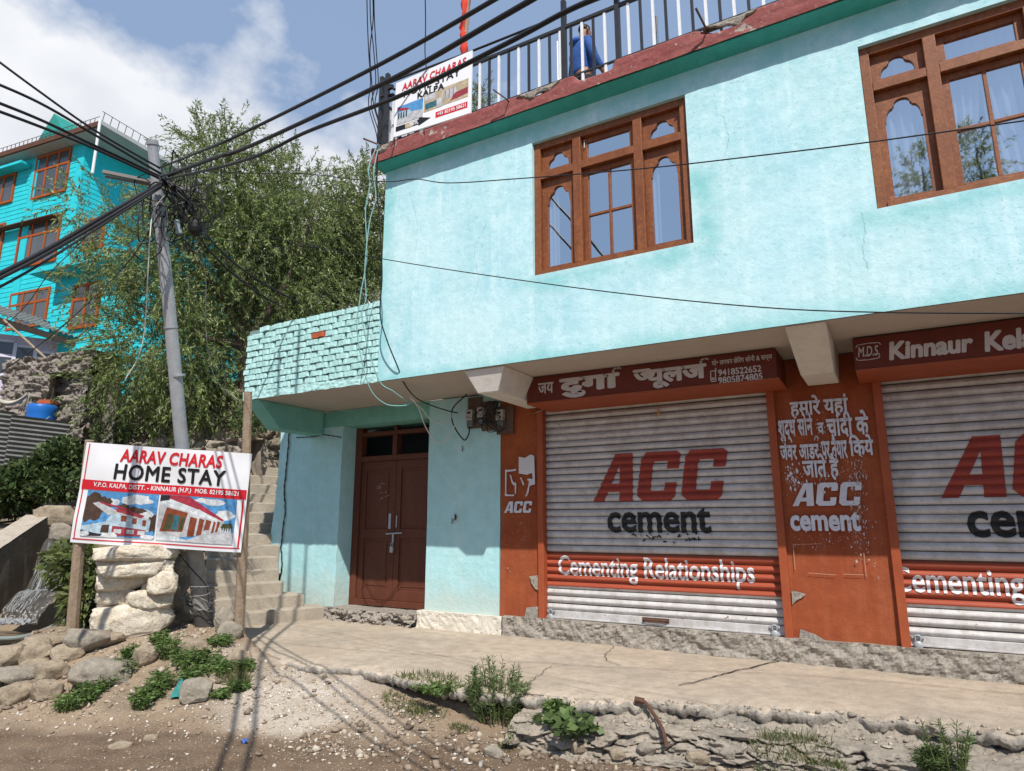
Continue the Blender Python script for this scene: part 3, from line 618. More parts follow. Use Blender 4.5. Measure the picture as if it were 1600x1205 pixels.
# broken concrete showing in the red band
for k, (x0, x1) in enumerate(((-3.30, -2.76), (-1.22, -.70), (-5.46, -5.16))):
    a = np.linspace(x0, x1, 60); tt = np.linspace(0, 1, 60); env = np.clip(np.sin(math.pi*tt)**.5*(.75+fbm(a*9, a*0+k, 4, 5)*1.3), 0, 1)
    R = []
    for s_ in np.linspace(0, 1, 9): z = 6.352-.11*env*(1-s_); R.append(np.stack([a, YU-.206-.004*math.sin(math.pi*s_)+fbm(a*26, a*0+s_*7, 4, 6)*.030+.02*(s_ == 1)-(-.012 if s_ == 0 else 0), z], 1))
    R.append(np.stack([a, a*0+YU-.10, a*0+6.354], 1)); npmesh('broken_edge', np.concatenate(R), gridfaces(59, 9), ROUGHC, H)
# rods left sticking out of the slab
def rod(pts, r, label, parent=None):
    m = MB(); m.tube(pts, r, 6); o = m.build('reinforcing_rod', RUST, H); return o
rod([(-1.17, YU-.16, 6.33), (-1.17, YU-.26, 6.30), (-1.22, YU-.40, 6.43)], .011, '')
rod([(-3.42, YU-.16, 6.33), (-3.40, YU-.28, 6.30), (-3.52, YU-.36, 6.41)], .009, '')
rod([(-5.42, YU-.02, 6.36), (-5.30, YU-.22, 6.34), (-5.52, YU-.30, 6.46)], .012, '')
rod([(-5.2, YU-.10, 6.35), (-5.05, YU-.24, 6.36), (-5.08, YU-.26, 6.24)], .010, '')
# jetty and brackets
m = MB(); m.box(-7.86, UX1-.01, YU+.02, YG+.02, ZS-.004, ZS+.09); m.build('jetty_floor', SOFF, H)
def bracket(xt, xb, yf, zb, yb, mat):       # tapering concrete bracket: top edge pair, bottom edge pair
    m = MB(); zt = ZS-.006; y0 = YU+.03
    V = [(xt[0], y0, zt), (xt[1], y0, zt), (xb[0], yf, zb), (xb[1], yf, zb), (xb[0], yb, zb), (xb[1], yb, zb), (xt[0], yb, zt), (xt[1], yb, zt)]
    m.add(V, [(0, 2, 3, 1), (2, 4, 5, 3), (0, 6, 4, 2), (1, 3, 5, 7), (0, 1, 7, 6), (4, 6, 7, 5)]); m.build('bracket', mat, H, bevel=.010)
bracket((-4.13, -3.60), (-3.99, -3.73), 6.12, 3.03, 7.28, CORB); bracket((-.735, -.40), (-.71, -.42), 6.72, 2.985, 7.28, CORB)
bracket((-7.84, -7.56), (-7.84, -7.56), 6.45, 2.93, 7.28, AQGREEN)  # bounced green light painted in with the bracket's plaster colour
# painted brick parapet of the balcony
m = MB(); m.box(-7.84, UX0-.004, YU+.022, YU+.13, ZS+.09, 4.30); m.box(-7.84, -7.74, YU+.131, 7.6, ZS+.09, 4.22); m.build('parapet_core', MORT, H)
m = MB(); rng = np.random.default_rng(5)
nc = 11; z = 3.395; hb = .0845
for k in range(nc):
    x = -7.86+(.12 if k % 2 else 0)+rng.uniform(-.02, .02); first = True
    if k % 2: m_x0 = -7.87+rng.uniform(-.01, .02)
    xs0 = -7.87+rng.uniform(-.015, .02)
    cuts = [xs0]
    x = xs0+(.12 if k % 2 else .24)
    while x < UX0-.05: cuts.append(x+rng.uniform(-.012, .012)); x += .235
    cuts.append(UX0-.006)
    if k == nc-1: cuts = [q for q in cuts if q > -7.72]
    for a, b in zip(cuts[:-1], cuts[1:]):
        red = (k == 7 and abs((a+b)/2+6.42) < .118)
        tl = rng.uniform(-.008, .008); y0 = YU+rng.uniform(-.012, .008); zz = z+k*hb+.02*(a+7.8)/2.4
        g0 = rng.uniform(.003, .013); g1 = rng.uniform(.002, .012)
        ye_ = (rng.uniform(-.01, .006), rng.uniform(-.01, .006)); nb = 8; V = []
        for yy in (0, 1):
            for q in range(nb+1):
                tt = q/nb; X_ = a+g0+(b-a-g0-g1)*tt; jz = (rng.random()-.5)*.010
                y0_ = y0+ye_[0]*(1-tt)+ye_[1]*tt+(.014 if (q in (0, nb) and yy == 0) else 0); V.append((X_, y0_+(0 if yy == 0 else .06)+(rng.random()-.5)*.008, zz+.008+jz+tl*tt)); V.append((X_, y0_+(0 if yy == 0 else .06)+(rng.random()-.5)*.010, zz+hb-.010+jz*.6+tl*tt))
        n2 = 2*(nb+1); F = []
        for q in range(nb):
            F += [(2*q, 2*q+2, 2*q+3, 2*q+1), (n2+2*q, 2*q, 2*q+1, n2+2*q+1) if q == 0 else (2*q+1, 2*q+3, n2+2*q+3, n2+2*q+1), (2*q, n2+2*q, n2+2*q+2, 2*q+2), (2*q+1, 2*q+3, n2+2*q+3, n2+2*q+1)]
        F += [(2*nb, n2+2*nb, n2+2*nb+1, 2*nb+1)]
        m.add(V, list(dict.fromkeys(F)), 1 if red else 0)
m.build('brick_parapet', [BRKP, BRKR], H)
m = MB(); m.grid(lambda a, b: (-7.85+2.46*a, YU-.004+.012*float(vn(np.array([a*60]), np.array([b*4]), 3)[0]), ZS-.012+.11*b+.012*float(vn(np.array([a*45]), np.array([b*3.]), 6)[0])*(1 if b in (0, 1) else 0)), 120, 4); m.build('parapet_footing', BRKP, H)
# ---- ground floor wall left of the door, patched and cracked
def lowwall(name, x0, x1, z0, z1, mat, seed, leftf=None, y=YG, nx=70, nz=70):
    def F(a, b):
        z = z0+(z1-z0)*b; xl = leftf(z) if leftf else x0; x = xl+(x1-xl)*a
        d = float(fbm(np.array([x*1.4]), np.array([z*1.2]), 3, seed)[0])*.03
        return (x, y-d-.012, z)
    m = MB(); m.grid(F, nx, nz); xl = (leftf(z1) if leftf else x0)
    zs = np.linspace(z0, z1, 12)
    lv = [((leftf(q) if leftf else x0), y-.01, q) for q in zs]; lb = [((leftf(q) if leftf else x0)+.02, y+.30, q) for q in zs]
    k = len(zs); m.add(lv+lb, [(i, i+1, k+i+1, k+i) for i in range(k-1)])
    rv = [(x1, y-.01, q) for q in zs]; rb = [(x1+.004, y+.30, q) for q in zs]; m.add(rv+rb, [(i, k+i, k+i+1, i+1) for i in range(k-1)])
    return m.build(name, mat, H)
def lf(z): return -8.52-.10*math.exp(-((z-1.0)/.7)**2)+(.10 if z < .65 else 0)*(.65-z)/.35
lowwall('lower_wall', -8.52, -7.17, .22, 3.05, AQLOW, 3, lf)
lowwall('lower_wall', -5.55, -4.405, .40, 3.28, AQLOW, 8)
m = MB(); m.box(-8.5, -5.55, YG-.016, YG+.5, 3.042, 3.284); m.build('door_lintel', AQGREEN, H)  # greener header over the door, bounce tint carried by its colour
m = MB(); m.box(-8.5, -8.46, YG+.35, 14, .0, 3.2); m.build('side_wall', AQLOW, H)
def crack(pts, w, yoff=-.034):
    p = spline([np.array((a, 0, b)) for a, b in pts], 9); m = MB(); p2 = [np.array((q[0]+random.uniform(-.010, .010), YG+yoff, q[2])) for q in p]
    for i, (a, b) in enumerate(zip(p2[:-1], p2[1:])):
        d = b-a; d = d/np.linalg.norm(d); q = np.array((-d[2], 0, d[0])); w0 = w*(.5+.5*math.sin(1.3*i)**2); w1 = w*(.5+.5*math.sin(1.3*(i+1))**2)
        m.add([a-q*w0/2, b-q*w1/2, b+q*w1/2, a+q*w0/2], [(0, 1, 2, 3)])
    m.build('crack', DARK, H)
crack([(PY(x, y, YG)[0], PY(x, y, YG)[2]) for x, y in ((454, 674), (452, 715), (447, 760), (448, 800), (442, 850), (443, 880), (437, 925))], .036)
crack([(PY(x, y, YG)[0], PY(x, y, YG)[2]) for x, y in ((465, 684), (490, 683), (510, 680), (536, 684))], .018)
m = MB()
for x, y, w in ((711, 812, 8), (706, 818, 5), (722, 705, 4)):
    q = PY(x, y, YG-.03); V, F = stroke([(0, 0), (.012, .03), (.004, .06)], .004*w); m.add([(q[0]+a, YG-.034, q[2]+b) for a, b in V], F)
m.build('plaster_scar', ROUGHC, H)
# hairline cracks and trowel seams of the upper wall
m = MB()
for pts in ([(1346, 330), (1352, 360), (1348, 392), (1357, 424)], [(1130, 180), (1138, 214), (1133, 240)], [(640, 300), (652, 350), (648, 402)], [(760, 350), (742, 390), (748, 440), (738, 470)]):
    p = [PY(x, y, YU) for x, y in pts]; p = spline(p, 9); p = [np.array((q[0]+random.uniform(-.008, .008), YU-.0012, q[2]+random.uniform(-.008, .008))) for q in p]
    for a, b in zip(p[:-1], p[1:]):
        d = b-a; d /= np.linalg.norm(d); q = np.array((-d[2], 0, d[0]))*random.uniform(.0006, .0018); m.add([a-q, b-q, b+q, a+q], [(0, 1, 2, 3)])
m.build('hairline_crack', flat('crack_grey_teal', (.16, .32, .33)), H)
# ---- plinths
def plinth(name, x0, x1, z0, z1, y0, mat, seed, amp, nx=160, topj=.0):
    def F(a, b):
        x = x0+(x1-x0)*a
        f1, f2, cid = worley(np.array([x*3.3]), np.array([b*1.4+seed]), seed); n = float(fbm(np.array([x*9]), np.array([b*5.]), 4, seed)[0])
        n2 = float(fbm(np.array([x*22]), np.array([b*9.+x]), 4, seed+3)[0]); rg_ = abs(float(fbm(np.array([x*2.6]), np.array([b*2.+3]), 4, seed+7)[0])); d = amp*((float(cid[0])-.5)*.25+n*2.2+n2*1.2-float(sst(.05, 0, np.array([rg_]))[0])*.6)
        if b <= .7: return (x, y0-d, z0+(z1-z0+float(fbm(np.array([x*5]), np.array([3.]), 3, seed)[0])*topj)*b/.7)
        return (x, y0-d*.5+(b-.7)/.3*.5, z1+float(fbm(np.array([x*5]), np.array([3.]), 3, seed)[0])*topj-.004)
    m = MB(); m.grid(F, nx, 20); return m.build(name, mat, H)
plinth('plinth', -4.32, 4.9, .20, .515, 7.24, ROUGHC, 5, .035, 420, .015)
plinth('white_plinth', -5.62, -4.33, .20, .50, 7.22, weather('white_limewash', (.62, .56, .46), (.70, .66, .58), nscale=3., grain=((.40, .36, .28), 9., .5), chips=(.33, .29, .24), chipscale=8, chipthr=.68, bump=.6, bscale=20), 6, .012)
plinth('door_step', -7.35, -5.63, .20, .445, 7.16, ROUGHC, 7, .11, 200, .03)
# ---- door
dy = 7.60
D = MB(); X0, X1, Z0, Z1 = -7.165, -5.56, .452, 3.038
for b in ((X0, X0+.12, Z0, Z1), (X1-.10, X1, Z0, Z1)): D.box(b[0], b[1], dy-.02, dy+.10, b[2], b[3])
for a, b in ((Z0, Z0+.085), (2.52, 2.60), (2.905, 2.965)): D.box(X0+.121, X1-.101, dy-.018, dy+.10, a, b)
D.box(-6.44, -6.36, dy-.019, dy+.10, 2.601, 2.904); D.box(-6.43, -6.37, dy-.01, dy+.10, 2.966, Z1)
door = D.build('door', DOORW, H, bevel=.006)
m = MB(); m.box(X0-1.1, X1+.6, dy+.42, dy+.47, .3, 3.25); m.build('dark_hall', DARK, door)
xm = (X0+X1)/2-.01
for i, (a, b) in enumerate(((X0+.124, xm-.003), (xm+.003, X1-.103))):
    m = MB(); z0, z1 = Z0+.088, 2.517; st = .095
    m.box(a, a+st, dy+.012, dy+.05, z0, z1); m.box(b-st, b, dy+.012, dy+.05, z0, z1)
    for c0, c1 in ((z0, z0+.14), (1.40, 1.53), (z1-.12, z1)): m.box(a+st+.0005, b-st-.0005, dy+.0125, dy+.05, c0, c1)
    m.box(a+st, b-st, dy+.030, dy+.045, z0, z1)
    for c0, c1 in ((z0+.14, 1.40), (1.53, z1-.12)): m.box(a+st+.05, b-st-.05, dy+.022, dy+.031, c0+.05, c1-.05)
    lf_ = m.build('door_leaf', DOORW, door, bevel=.004)
m = MB(); m.tube([(xm-.13, dy-.012, 1.46), (xm+.16, dy-.012, 1.475)], .011, 8); m.box(xm-.01, xm+.02, dy-.022, dy-.014, 1.33, 1.47); m.build('bolt', GALV, door)
m = MB(); m.box(xm-.025, xm+.03, dy-.05, dy-.02, 1.20, 1.285); m.tube(spline([(xm-.015, dy-.035, 1.285), (xm-.012, dy-.035, 1.33), (xm+.018, dy-.035, 1.33), (xm+.02, dy-.035, 1.285)], 5), .006, 6); m.build('padlock', GALV, door, bevel=.006)
m = MB(); m.box(xm-.105, xm-.06, dy-.004, dy+.011, 1.53, 1.75); m.box(xm+.03, xm+.05, dy+.0, dy+.011, 1.55, 1.72); m.build('handle_plate', GALV, door, bevel=.004)
# chalk scribble on the left leaf
m = MB(); q0 = PY(596, 768, dy+.02)
for k in range(9):
    x = q0[0]-.10+random.uniform(0, .22); z = q0[2]-.12+random.uniform(0, .22)
    V, F = stroke([(x, z), (x+random.uniform(.02, .07), z+random.uniform(-.01, .04)), (x+random.uniform(.03, .09), z+random.uniform(-.02, .03))], .005)
    m.add([(a, dy+.0105-.0004*k, b) for a, b in V], F)
m.build('chalk_scribble', flat('chalk', (.42, .34, .30)), door)

# ---- windows
def cusp(t, h):
    t = abs(t)
    if t < .42: return h*(.80+.20*math.sqrt(max(0, 1-(t/.42)**2)))
    if t < .52: return h*.70
    if t < .93: return h*(.12+.50*math.sqrt(max(0, 1-((t-.52)/.41)**2)))
    return 0.
def archboard(m, x0, x1, z0, z1, y, st, zspring, h):
    a, b = x0+st, x1-st; c = (a+b)/2; hw = (b-a)/2; n = 44
    m.box(x0, a, y, y+.03, z0, z1); m.box(b, x1, y, y+.03, z0, z1); m.box(a+.0005, b-.0005, y+.0005, y+.03, z0, z0+st*.75)
    V = []
    for i in range(n+1):
        x = a+.0005+(b-a-.001)*i/n; zz = zspring+cusp((x-c)/hw, h)
        V += [(x, y+.0005, zz), (x, y+.0005, z1), (x, y+.03, zz), (x, y+.03, z1)]
    F = []
    for i in range(n): k = 4*i; F += [(k, k+4, k+5, k+1), (k+2, k, k+4, k+6)[::1], (k+3, k+7, k+6, k+2)]
    m.add(V, F)
for wi, (x0, x1, z0, z1) in enumerate(WIN):
    yf = YU+.045; m = MB()
    e = .078; zt = z0+(z1-z0)*.715; tb = .085; mw = .095
    bay = .40; xa = x0+.002+e+bay; xb = x1-.002-e-bay
    m.box(x0+.002, x0+e, yf, yf+.13, z0+.002, z1-.002); m.box(x1-e, x1-.002, yf, yf+.13, z0+.002, z1-.002)
    m.box(x0+e+.0005, x1-e-.0005, yf+.001, yf+.13, z1-e, z1-.002); m.box(x0+e+.0005, x1-e-.0005, yf-.012, yf+.13, z0+.002, z0+.062)
    for xx in (xa, xb-mw): m.box(xx, xx+mw, yf-.006, yf+.129, z0+.0625, z1-e-.0005)
    for a, b in ((x0+e+.0005, xa-.0005), (xa+mw+.0005, xb-mw-.0005), (xb+.0005, x1-e-.0005)): m.box(a, b, yf-.003, yf+.128, zt, zt+tb)
    wf = m.build('window', WOOD, H, bevel=.005)
    ya = yf+.055
    for a, b in ((x0+e, xa), (xb, x1-e)):
        m = MB(); archboard(m, a+.001, b-.001, zt+tb+.001, z1-e-.001, ya, .062, zt+tb+.05, .175); m.build('arched_panel', WOOD, wf)
        m = MB(); archboard(m, a+.001, b-.001, z0+.063, zt-.001, ya, .062, zt-.30, .20); m.build('arched_panel', WOOD, wf)
    a, b = xa+mw+.001, xb-mw-.001; s = .058
    m = MB()
    for c0, c1 in ((zt+tb+.001, z1-e-.001), (z0+.063, zt-.001)):
        m.box(a, a+s, ya, ya+.04, c0, c1); m.box(b-s, b, ya, ya+.04, c0, c1)
        for d0, d1 in ((c0, c0+s*.8), (c1-s, c1)): m.box(a+s+.0005, b-s-.0005, ya+.0005, ya+.04, d0, d1)
    zc = (z0+.063+zt)/2; xc = (a+b)/2
    m.box(xc-.014, xc+.014, ya+.004, ya+.036, z0+.063+s*.8, zt-s); m.box(a+s, xc-.0145, ya+.005, ya+.036, zc-.014, zc+.014); m.box(xc+.0145, b-s, ya+.005, ya+.036, zc-.014, zc+.014)
    m.build('sash', WOOD, wf, bevel=.003)
    for (a2, b2, c2, d2) in ((x0+e, xa, z0+.06, zt), (xb, x1-e, z0+.06, zt), (x0+e, xa, zt+tb, z1-e), (xb, x1-e, zt+tb, z1-e), (a, b, zt+tb, z1-e), (a, xc, z0+.06, zc), (xc, b, z0+.06, zc), (a, xc, zc, zt), (xc, b, zc, zt)):
        yy = ya+.022+random.uniform(-.002, .002); tl = random.uniform(-.0015, .0015)
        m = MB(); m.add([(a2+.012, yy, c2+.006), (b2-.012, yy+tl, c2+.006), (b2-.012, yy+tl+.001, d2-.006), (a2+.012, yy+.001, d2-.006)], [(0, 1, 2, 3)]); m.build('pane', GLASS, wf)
    # curtains gathered inside
    def curtain(xs_, xe_, wv, taper=0.):
        m = MB(); m.grid(lambda u_, v_: (xs_+(xe_-xs_)*u_*(1-taper*(1-v_)**2) , YU+.20+.025*math.sin(u_*wv*6.28)+.01*math.sin(u_*17+v_*3), z0+.05+(z1-z0-.1)*v_), 60, 16); m.build('curtain', CURT, wf, smooth=True)
    if wi == 0: curtain(x0+.10, x0+.24, 3); curtain(xb-.02, xb+.12, 3)
    else: curtain(x0+.04, x0+.52, 6); curtain(xa+.08, xa+.40, 5, .75); curtain(xc-.02, xc+.25, 4, -.4); curtain(xb, x1-.1, 5)
    if wi == 0:
        m = MB(); m.tube([(xa+mw+.03, ya-.01, z1-.12), (xa+mw+.028, ya-.012, z1-.20)], .006, 6); m.ball((xa+mw+.03, ya-.01, z1-.115), .012, 5); m.build('catch', GALV, wf)

# upper wall: repainted and stained areas, plus a deeper teal band below the cove
def patch(mat, boxes, colr, amt, soft=.10):
    t_ = mat.node_tree; nd = t_.nodes; lk = t_.links; b = nd['Principled BSDF']; src = b.inputs['Base Color'].links[0].from_socket
    co = nd.new('ShaderNodeTexCoord'); sp_ = nd.new('ShaderNodeSeparateXYZ'); lk.new(co.outputs['Object'], sp_.inputs[0]); nz_ = nd.new('ShaderNodeTexNoise'); nz_.inputs['Scale'].default_value = 3.5; nz_.inputs['Detail'].default_value = 8; lk.new(co.outputs['Object'], nz_.inputs[0])
    def mth(op, a, b_):
        n = nd.new('ShaderNodeMath'); n.operation = op
        for i, v in enumerate((a, b_)):
            if isinstance(v, (int, float)): n.inputs[i].default_value = v
            else: lk.new(v, n.inputs[i])
        return n.outputs[0]
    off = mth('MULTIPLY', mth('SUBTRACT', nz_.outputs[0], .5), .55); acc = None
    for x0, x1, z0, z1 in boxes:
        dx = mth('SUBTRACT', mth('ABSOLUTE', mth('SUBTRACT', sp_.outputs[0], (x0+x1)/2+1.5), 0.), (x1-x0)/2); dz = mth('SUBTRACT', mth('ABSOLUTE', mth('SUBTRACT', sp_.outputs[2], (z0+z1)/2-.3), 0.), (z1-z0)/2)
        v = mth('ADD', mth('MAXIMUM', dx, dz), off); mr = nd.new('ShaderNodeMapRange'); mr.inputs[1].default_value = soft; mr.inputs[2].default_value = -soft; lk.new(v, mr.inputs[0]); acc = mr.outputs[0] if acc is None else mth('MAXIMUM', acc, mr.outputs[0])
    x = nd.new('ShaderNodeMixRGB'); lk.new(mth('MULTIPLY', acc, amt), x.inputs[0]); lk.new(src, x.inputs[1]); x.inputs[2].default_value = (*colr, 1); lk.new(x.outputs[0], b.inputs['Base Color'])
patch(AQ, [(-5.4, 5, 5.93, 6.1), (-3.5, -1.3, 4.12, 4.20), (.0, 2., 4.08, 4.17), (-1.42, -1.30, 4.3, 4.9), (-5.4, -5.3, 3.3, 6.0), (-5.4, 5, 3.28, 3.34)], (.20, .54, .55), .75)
patch(AQ, [(-4.6, -3.5, 3.6, 4.0), (-1.0, -.1, 4.3, 4.5), (-2.5, .2, 3.55, 3.75), (-5.1, -4.4, 4.6, 5.2)], (.62, .82, .84), .5, .3)
patch(AQLOW, [(-9, -4, .2, .75)], (.46, .50, .44), .7, .22)
# ---- orange piers, shutters, lintel
def pier(x0, x1, nm='pier'):
    m = MB(); z0, z1 = .50, 3.283
    def F(a, b):
        x = x0+(x1-x0)*a; z = z0+(z1-z0)*b; return (x, YG-.006-float(fbm(np.array([x*2.]), np.array([z*2.]), 3, 6)[0])*.02, z)
    m.grid(F, 20, 60); m.box(x0, x1, YG+.02, YG+.4, z0, z1); return m.build(nm, ORNG, H)
PR = [pier(-4.40, -3.845), pier(-1.045, -.135), pier(2.56, 3.2)]
for x0, x1 in ((-3.845, -1.045), (-.135, 2.56)):
    m = MB(); m.box(x0+.001, x1-.001, YG+.05, YG+.4, 3.02, 3.283); m.build('shop_lintel', ORNG, H)
def scar(pts, par, y):
    m = MB(); m.poly([(a, y, b) for a, b in pts]); m.build('broken_plaster', ROUGHC, par)
scar([(-3.98, .98), (-3.86, 1.0), (-3.85, .82), (-3.90, .84), (-3.95, .90)], PR[0], YG-.026); scar([(-1.03, .96), (-.90, .93), (-.93, .90), (-1.0, .86), (-1.035, .82)], PR[1], YG-.026); scar([(-4.02, .62), (-3.86, .64), (-3.86, .505), (-4.05, .505)], PR[0], YG-.026); scar([(-.98, .60), (-.85, .56), (-.75, .505), (-1.0, .505)], PR[1], YG-.026)
PIT = .0835; SB = .60; YS = YG+.055
def sdy(z):
    t = ((z-SB)/PIT) % 1.; return float(np.interp(t, [0, .06, .12, .28, .5, .72, .88, .94, 1], [.012, .012, -.002, -.015, -.021, -.015, -.003, .012, .012]))
BRK = [0.03, .09, .20, .36, .5, .64, .80, .91, .97]
SGAP = weather('slat_gap_shade_grime', (.07, .06, .052), (.11, .095, .08), nscale=9., bump=.1)  # groove shadow and grime both put into this dark colour
def shutter(x0, x1, band, seed):
    rows = []; z = SB
    zl = [SB+PIT*(k+b) for k in range(30) for b in BRK]; zl = [q for q in zl if q < 3.06]
    nx = 14; m = MB(); rg = np.random.default_rng(seed)
    V = []; 
    for q in zl:
        k = int((q-SB)/PIT); j = (_h(np.array([k]), np.array([seed]), 3)[0]-.5)*.004
        for i in range(nx+1):
            x = x0+.01+(x1-x0-.02)*i/nx; V.append((x, YS+sdy(q)+j+.004*float(fbm(np.array([x*1.3]), np.array([q*1.2]), 2, seed)[0])*2, q))
    F = [tuple(t) for t in gridfaces(nx, len(zl)-1)]; mi = []
    for j in range(len(zl)-1):
        zz = (zl[j]+zl[j+1])/2; fr = ((zz-SB)/PIT) % 1.; mi += [2 if (fr > .95 or fr < .06) else 1 if band[0] < zz < band[1] else 0]*nx
    m.add(V, F); m.m = mi
    s = m.build('shutter', [SHUT, SHUTO, SGAP], H)
    m = MB(); m.box(x0+.012, x1-.012, YS-.028, YS+.01, .515, SB+.005); m.box(x0+.012, x1-.012, YS-.040, YS-.029, .517, .535); m.build('bottom_bar', SHUT, s, bevel=.004)
    for xx in (x0, x1): m = MB(); m.box(xx-.042 if xx == x1 else xx-.035, xx+.035 if xx == x1 else xx+.042, YG-.055, YG+.05, .485, 3.0); m.build('guide_rail', ORNGT, s, bevel=.005)
    for xx in (x0+.10, x1-.14):
        m = MB(); m.box(xx-.05, xx+.05, YS-.05, YS-.029, .585, .61); m.tube(spline([(xx-.02, YS-.055, .565), (xx-.018, YS-.06, .61), (xx+.018, YS-.06, .61), (xx+.02, YS-.055, .565)], 5), .007, 6); m.ball((xx, YS-.06, .53), .038, 7, 0, (1, .5, 1)); m.build('padlock', GALV, s)
    xm_ = (x0+x1)/2; m = MB(); m.tube(spline([(xm_-.12, YS-.03, .57), (xm_-.12, YS-.065, .58), (xm_+.12, YS-.065, .58), (xm_+.12, YS-.03, .57)], 4), .009, 6); m.box(xm_-.15, xm_+.15, YS-.034, YS-.029, .55, .60); m.build('pull_handle', RUST, s)
    return s
SH1 = shutter(-3.81, -1.08, (.875, 1.27), 3); SH2 = shutter(-.10, 2.525, (.885, 1.28), 8)
# lettering painted on the corrugations
def on_shutter(name, par, mat, V, F, x0, x1, z0, z1, wob=0.):
    bm = bmesh.new(); vs = [bm.verts.new((x0+(x1-x0)*a, -sum(c), z0+(z1-z0)*b)) for a, b, *c in V]
    for f in F:
        try: bm.faces.new([vs[i] for i in f])
        except ValueError: pass
    for k in range(32):
        for b in BRK:
            z = SB+PIT*(k+b)
            if z0 < z < z1+.02: bmesh.ops.bisect_plane(bm, geom=bm.verts[:]+bm.edges[:]+bm.faces[:], plane_co=(0, 0, z), plane_no=(0, 0, 1))
    bmesh.ops.triangulate(bm, faces=bm.faces[:])
    m = MB(); seedk = 3 if par is SH1 else 8; bm.verts.index_update(); L = []
    for v in bm.verts:
        k = int((v.co.z-SB)/PIT); L.append((v.co.x, YS+sdy(v.co.z)-.0075+v.co.y, v.co.z))
    fs = []
    for f in bm.faces: fs.append(tuple(v.index for v in f.verts))
    bm.free(); m.add(L, fs); return m.build(name, mat, par)
aV, aF = ACC()
cV, cF = text_tris('cement', .030, 0.); cV = norm01(cV)
rV, rF = text_tris('Cementing Relationships', .018, 0.); rV = norm01(rV)
for s, dx, dz in ((SH1, 0, 0), (SH2, 3.47, -.02)):
    on_shutter('lettering', s, PRED, aV, aF, -3.15+dx, -1.57+dx, 1.855+dz, 2.405+dz)
    on_shutter('lettering', s, PBLK, cV, cF, -2.98+dx, -1.79+dx, 1.50+dz, 1.78+dz)
    on_shutter('lettering', s, PWHT, rV, rF, -3.62+dx, -1.38+dx, .935+dz, 1.235+dz)
m = MB()                                     # ghost of an older, rubbed-out word below
g = np.random.default_rng(2)
for k in range(26):
    x = -2.72+.80*g.random(); z = 1.505-.10*g.random(); V, F = stroke([(x, z), (x+g.uniform(-.02, .04), z+g.uniform(-.035, .02))], g.uniform(.008, .022)); m.add([(a, YS+sdy(b)-.006-.0002*k, b) for a, b in V], F)
m.build('faded_lettering', PBLK, SH1)
m = MB(); q = PY(1029, 645, YS-.06); m.tube([(q[0], YS-.05, q[2]+.28), (q[0], YS-.06, q[2])], .002, 4); m.ball((q[0], YS-.06, q[2]), .022, 5, 0, (.8, .8, 1.4)); o = m.build('hanging_charm', flat('charm_yellow', (.50, .26, .04)), None, loc=q); tag(o, 'tiny yellow charm hanging on a thread before the left shutter', 'charm')
# flat painted lettering
def painted(name, par, mat, items, y):
    m = MB()
    for k, (V, F, x0, x1, z0, z1) in enumerate(items): m.add([(x0+(x1-x0)*a, y-.00003*k-sum(c), z0+(z1-z0)*b) for a, b, *c in V], F)
    return m.build(name, mat, par)
def T(s, off=.012, shear=0., sp=1.):
    V, F = text_tris(s, off, shear, 3, sp); return norm01(V), F
def G(V, F, x0, x1, z0, z1): return (V, F, x0, x1, z0, z1)
yp = YG-.030
PT = [G(*T('हमारे यहां', .030), -.90, -.36, 2.655, 2.89), G(*T('शुद्ध सोने', .032), -1.03, -.70, 2.41, 2.72), G(*T('व', .030), -.655, -.60, 2.48, 2.60), G(*T('चांदी के', .032), -.575, -.20, 2.44, 2.70), G(*T('जेवर आडर', .034), -1.03, -.665, 2.235, 2.45), G(*T('पर तैयार', .034), -.64, -.41, 2.225, 2.48), G(*T('िकये', .034), -.39, -.18, 2.25, 2.46), G(*T('जाते हैं', .030), -.83, -.50, 2.02, 2.29)]
hk_ = stroke([(0, 0), (.3, .5), (.9, .3), (.7, -.1)], .25); PT.append(G(norm01(hk_[0]), hk_[1], -.70, -.655, 2.415, 2.475))
for it in PT: painted('lettering', PR[1], PWHW, [it], yp)
painted('lettering', PR[1], PWHW, [G(aV, aF, -.955, -.315, 1.775, 2.0), G(*T('cement', .040), -.99, -.36, 1.53, 1.715)], yp)
painted('lettering', PR[0], PWHW, [G(aV, aF, -4.335, -3.93, 1.735, 1.875)], yp)
# flaking and scraped patches on the piers
def flakes(par, n, cx, cz, sx, sz, mat, smin, smax, seed):
    g = np.random.default_rng(seed); m = MB()
    for k in range(n):
        x = g.normal(cx, sx); z = g.normal(cz, sz); s = smin+(smax-smin)*g.random()**3; a0 = g.random()*6
        if par is PR[1] and not (-1.0 < x < -.18) or par is PR[0] and not (-4.36 < x < -3.9): continue
        el_ = g.uniform(.35, 1.); pts = [(x+s*el_*g.uniform(.25, 1.3)*math.cos(a0+i*.9), yp-.0015-.00005*k, z+s*1.3*g.uniform(.3, 1.5)*math.sin(a0+i*.9)) for i in range(7)]; m.poly(pts)
    m.build('flaked_paint', mat, par)
FLK = flat('flake_grey', (.42, .38, .37), .9)
flakes(PR[1], 90, -.34, 2.10, .05, .10, FLK, .003, .014, 1); flakes(PR[1], 70, -.93, 2.08, .04, .07, PWHW, .004, .018, 2); flakes(PR[1], 160, -.36, 1.62, .05, .20, FLK, .003, .013, 3)
flakes(PR[1], 90, -.66, 2.03, .22, .06, PWHW, .003, .012, 4); flakes(PR[1], 50, -.62, 2.46, .04, .10, FLK, .003, .014, 5); flakes(PR[1], 60, -.6, 1.42, .22, .05, PWHW, .003, .008, 6); flakes(PR[0], 40, -4.12, 1.5, .12, .3, FLK, .003, .010, 7)
m = MB()
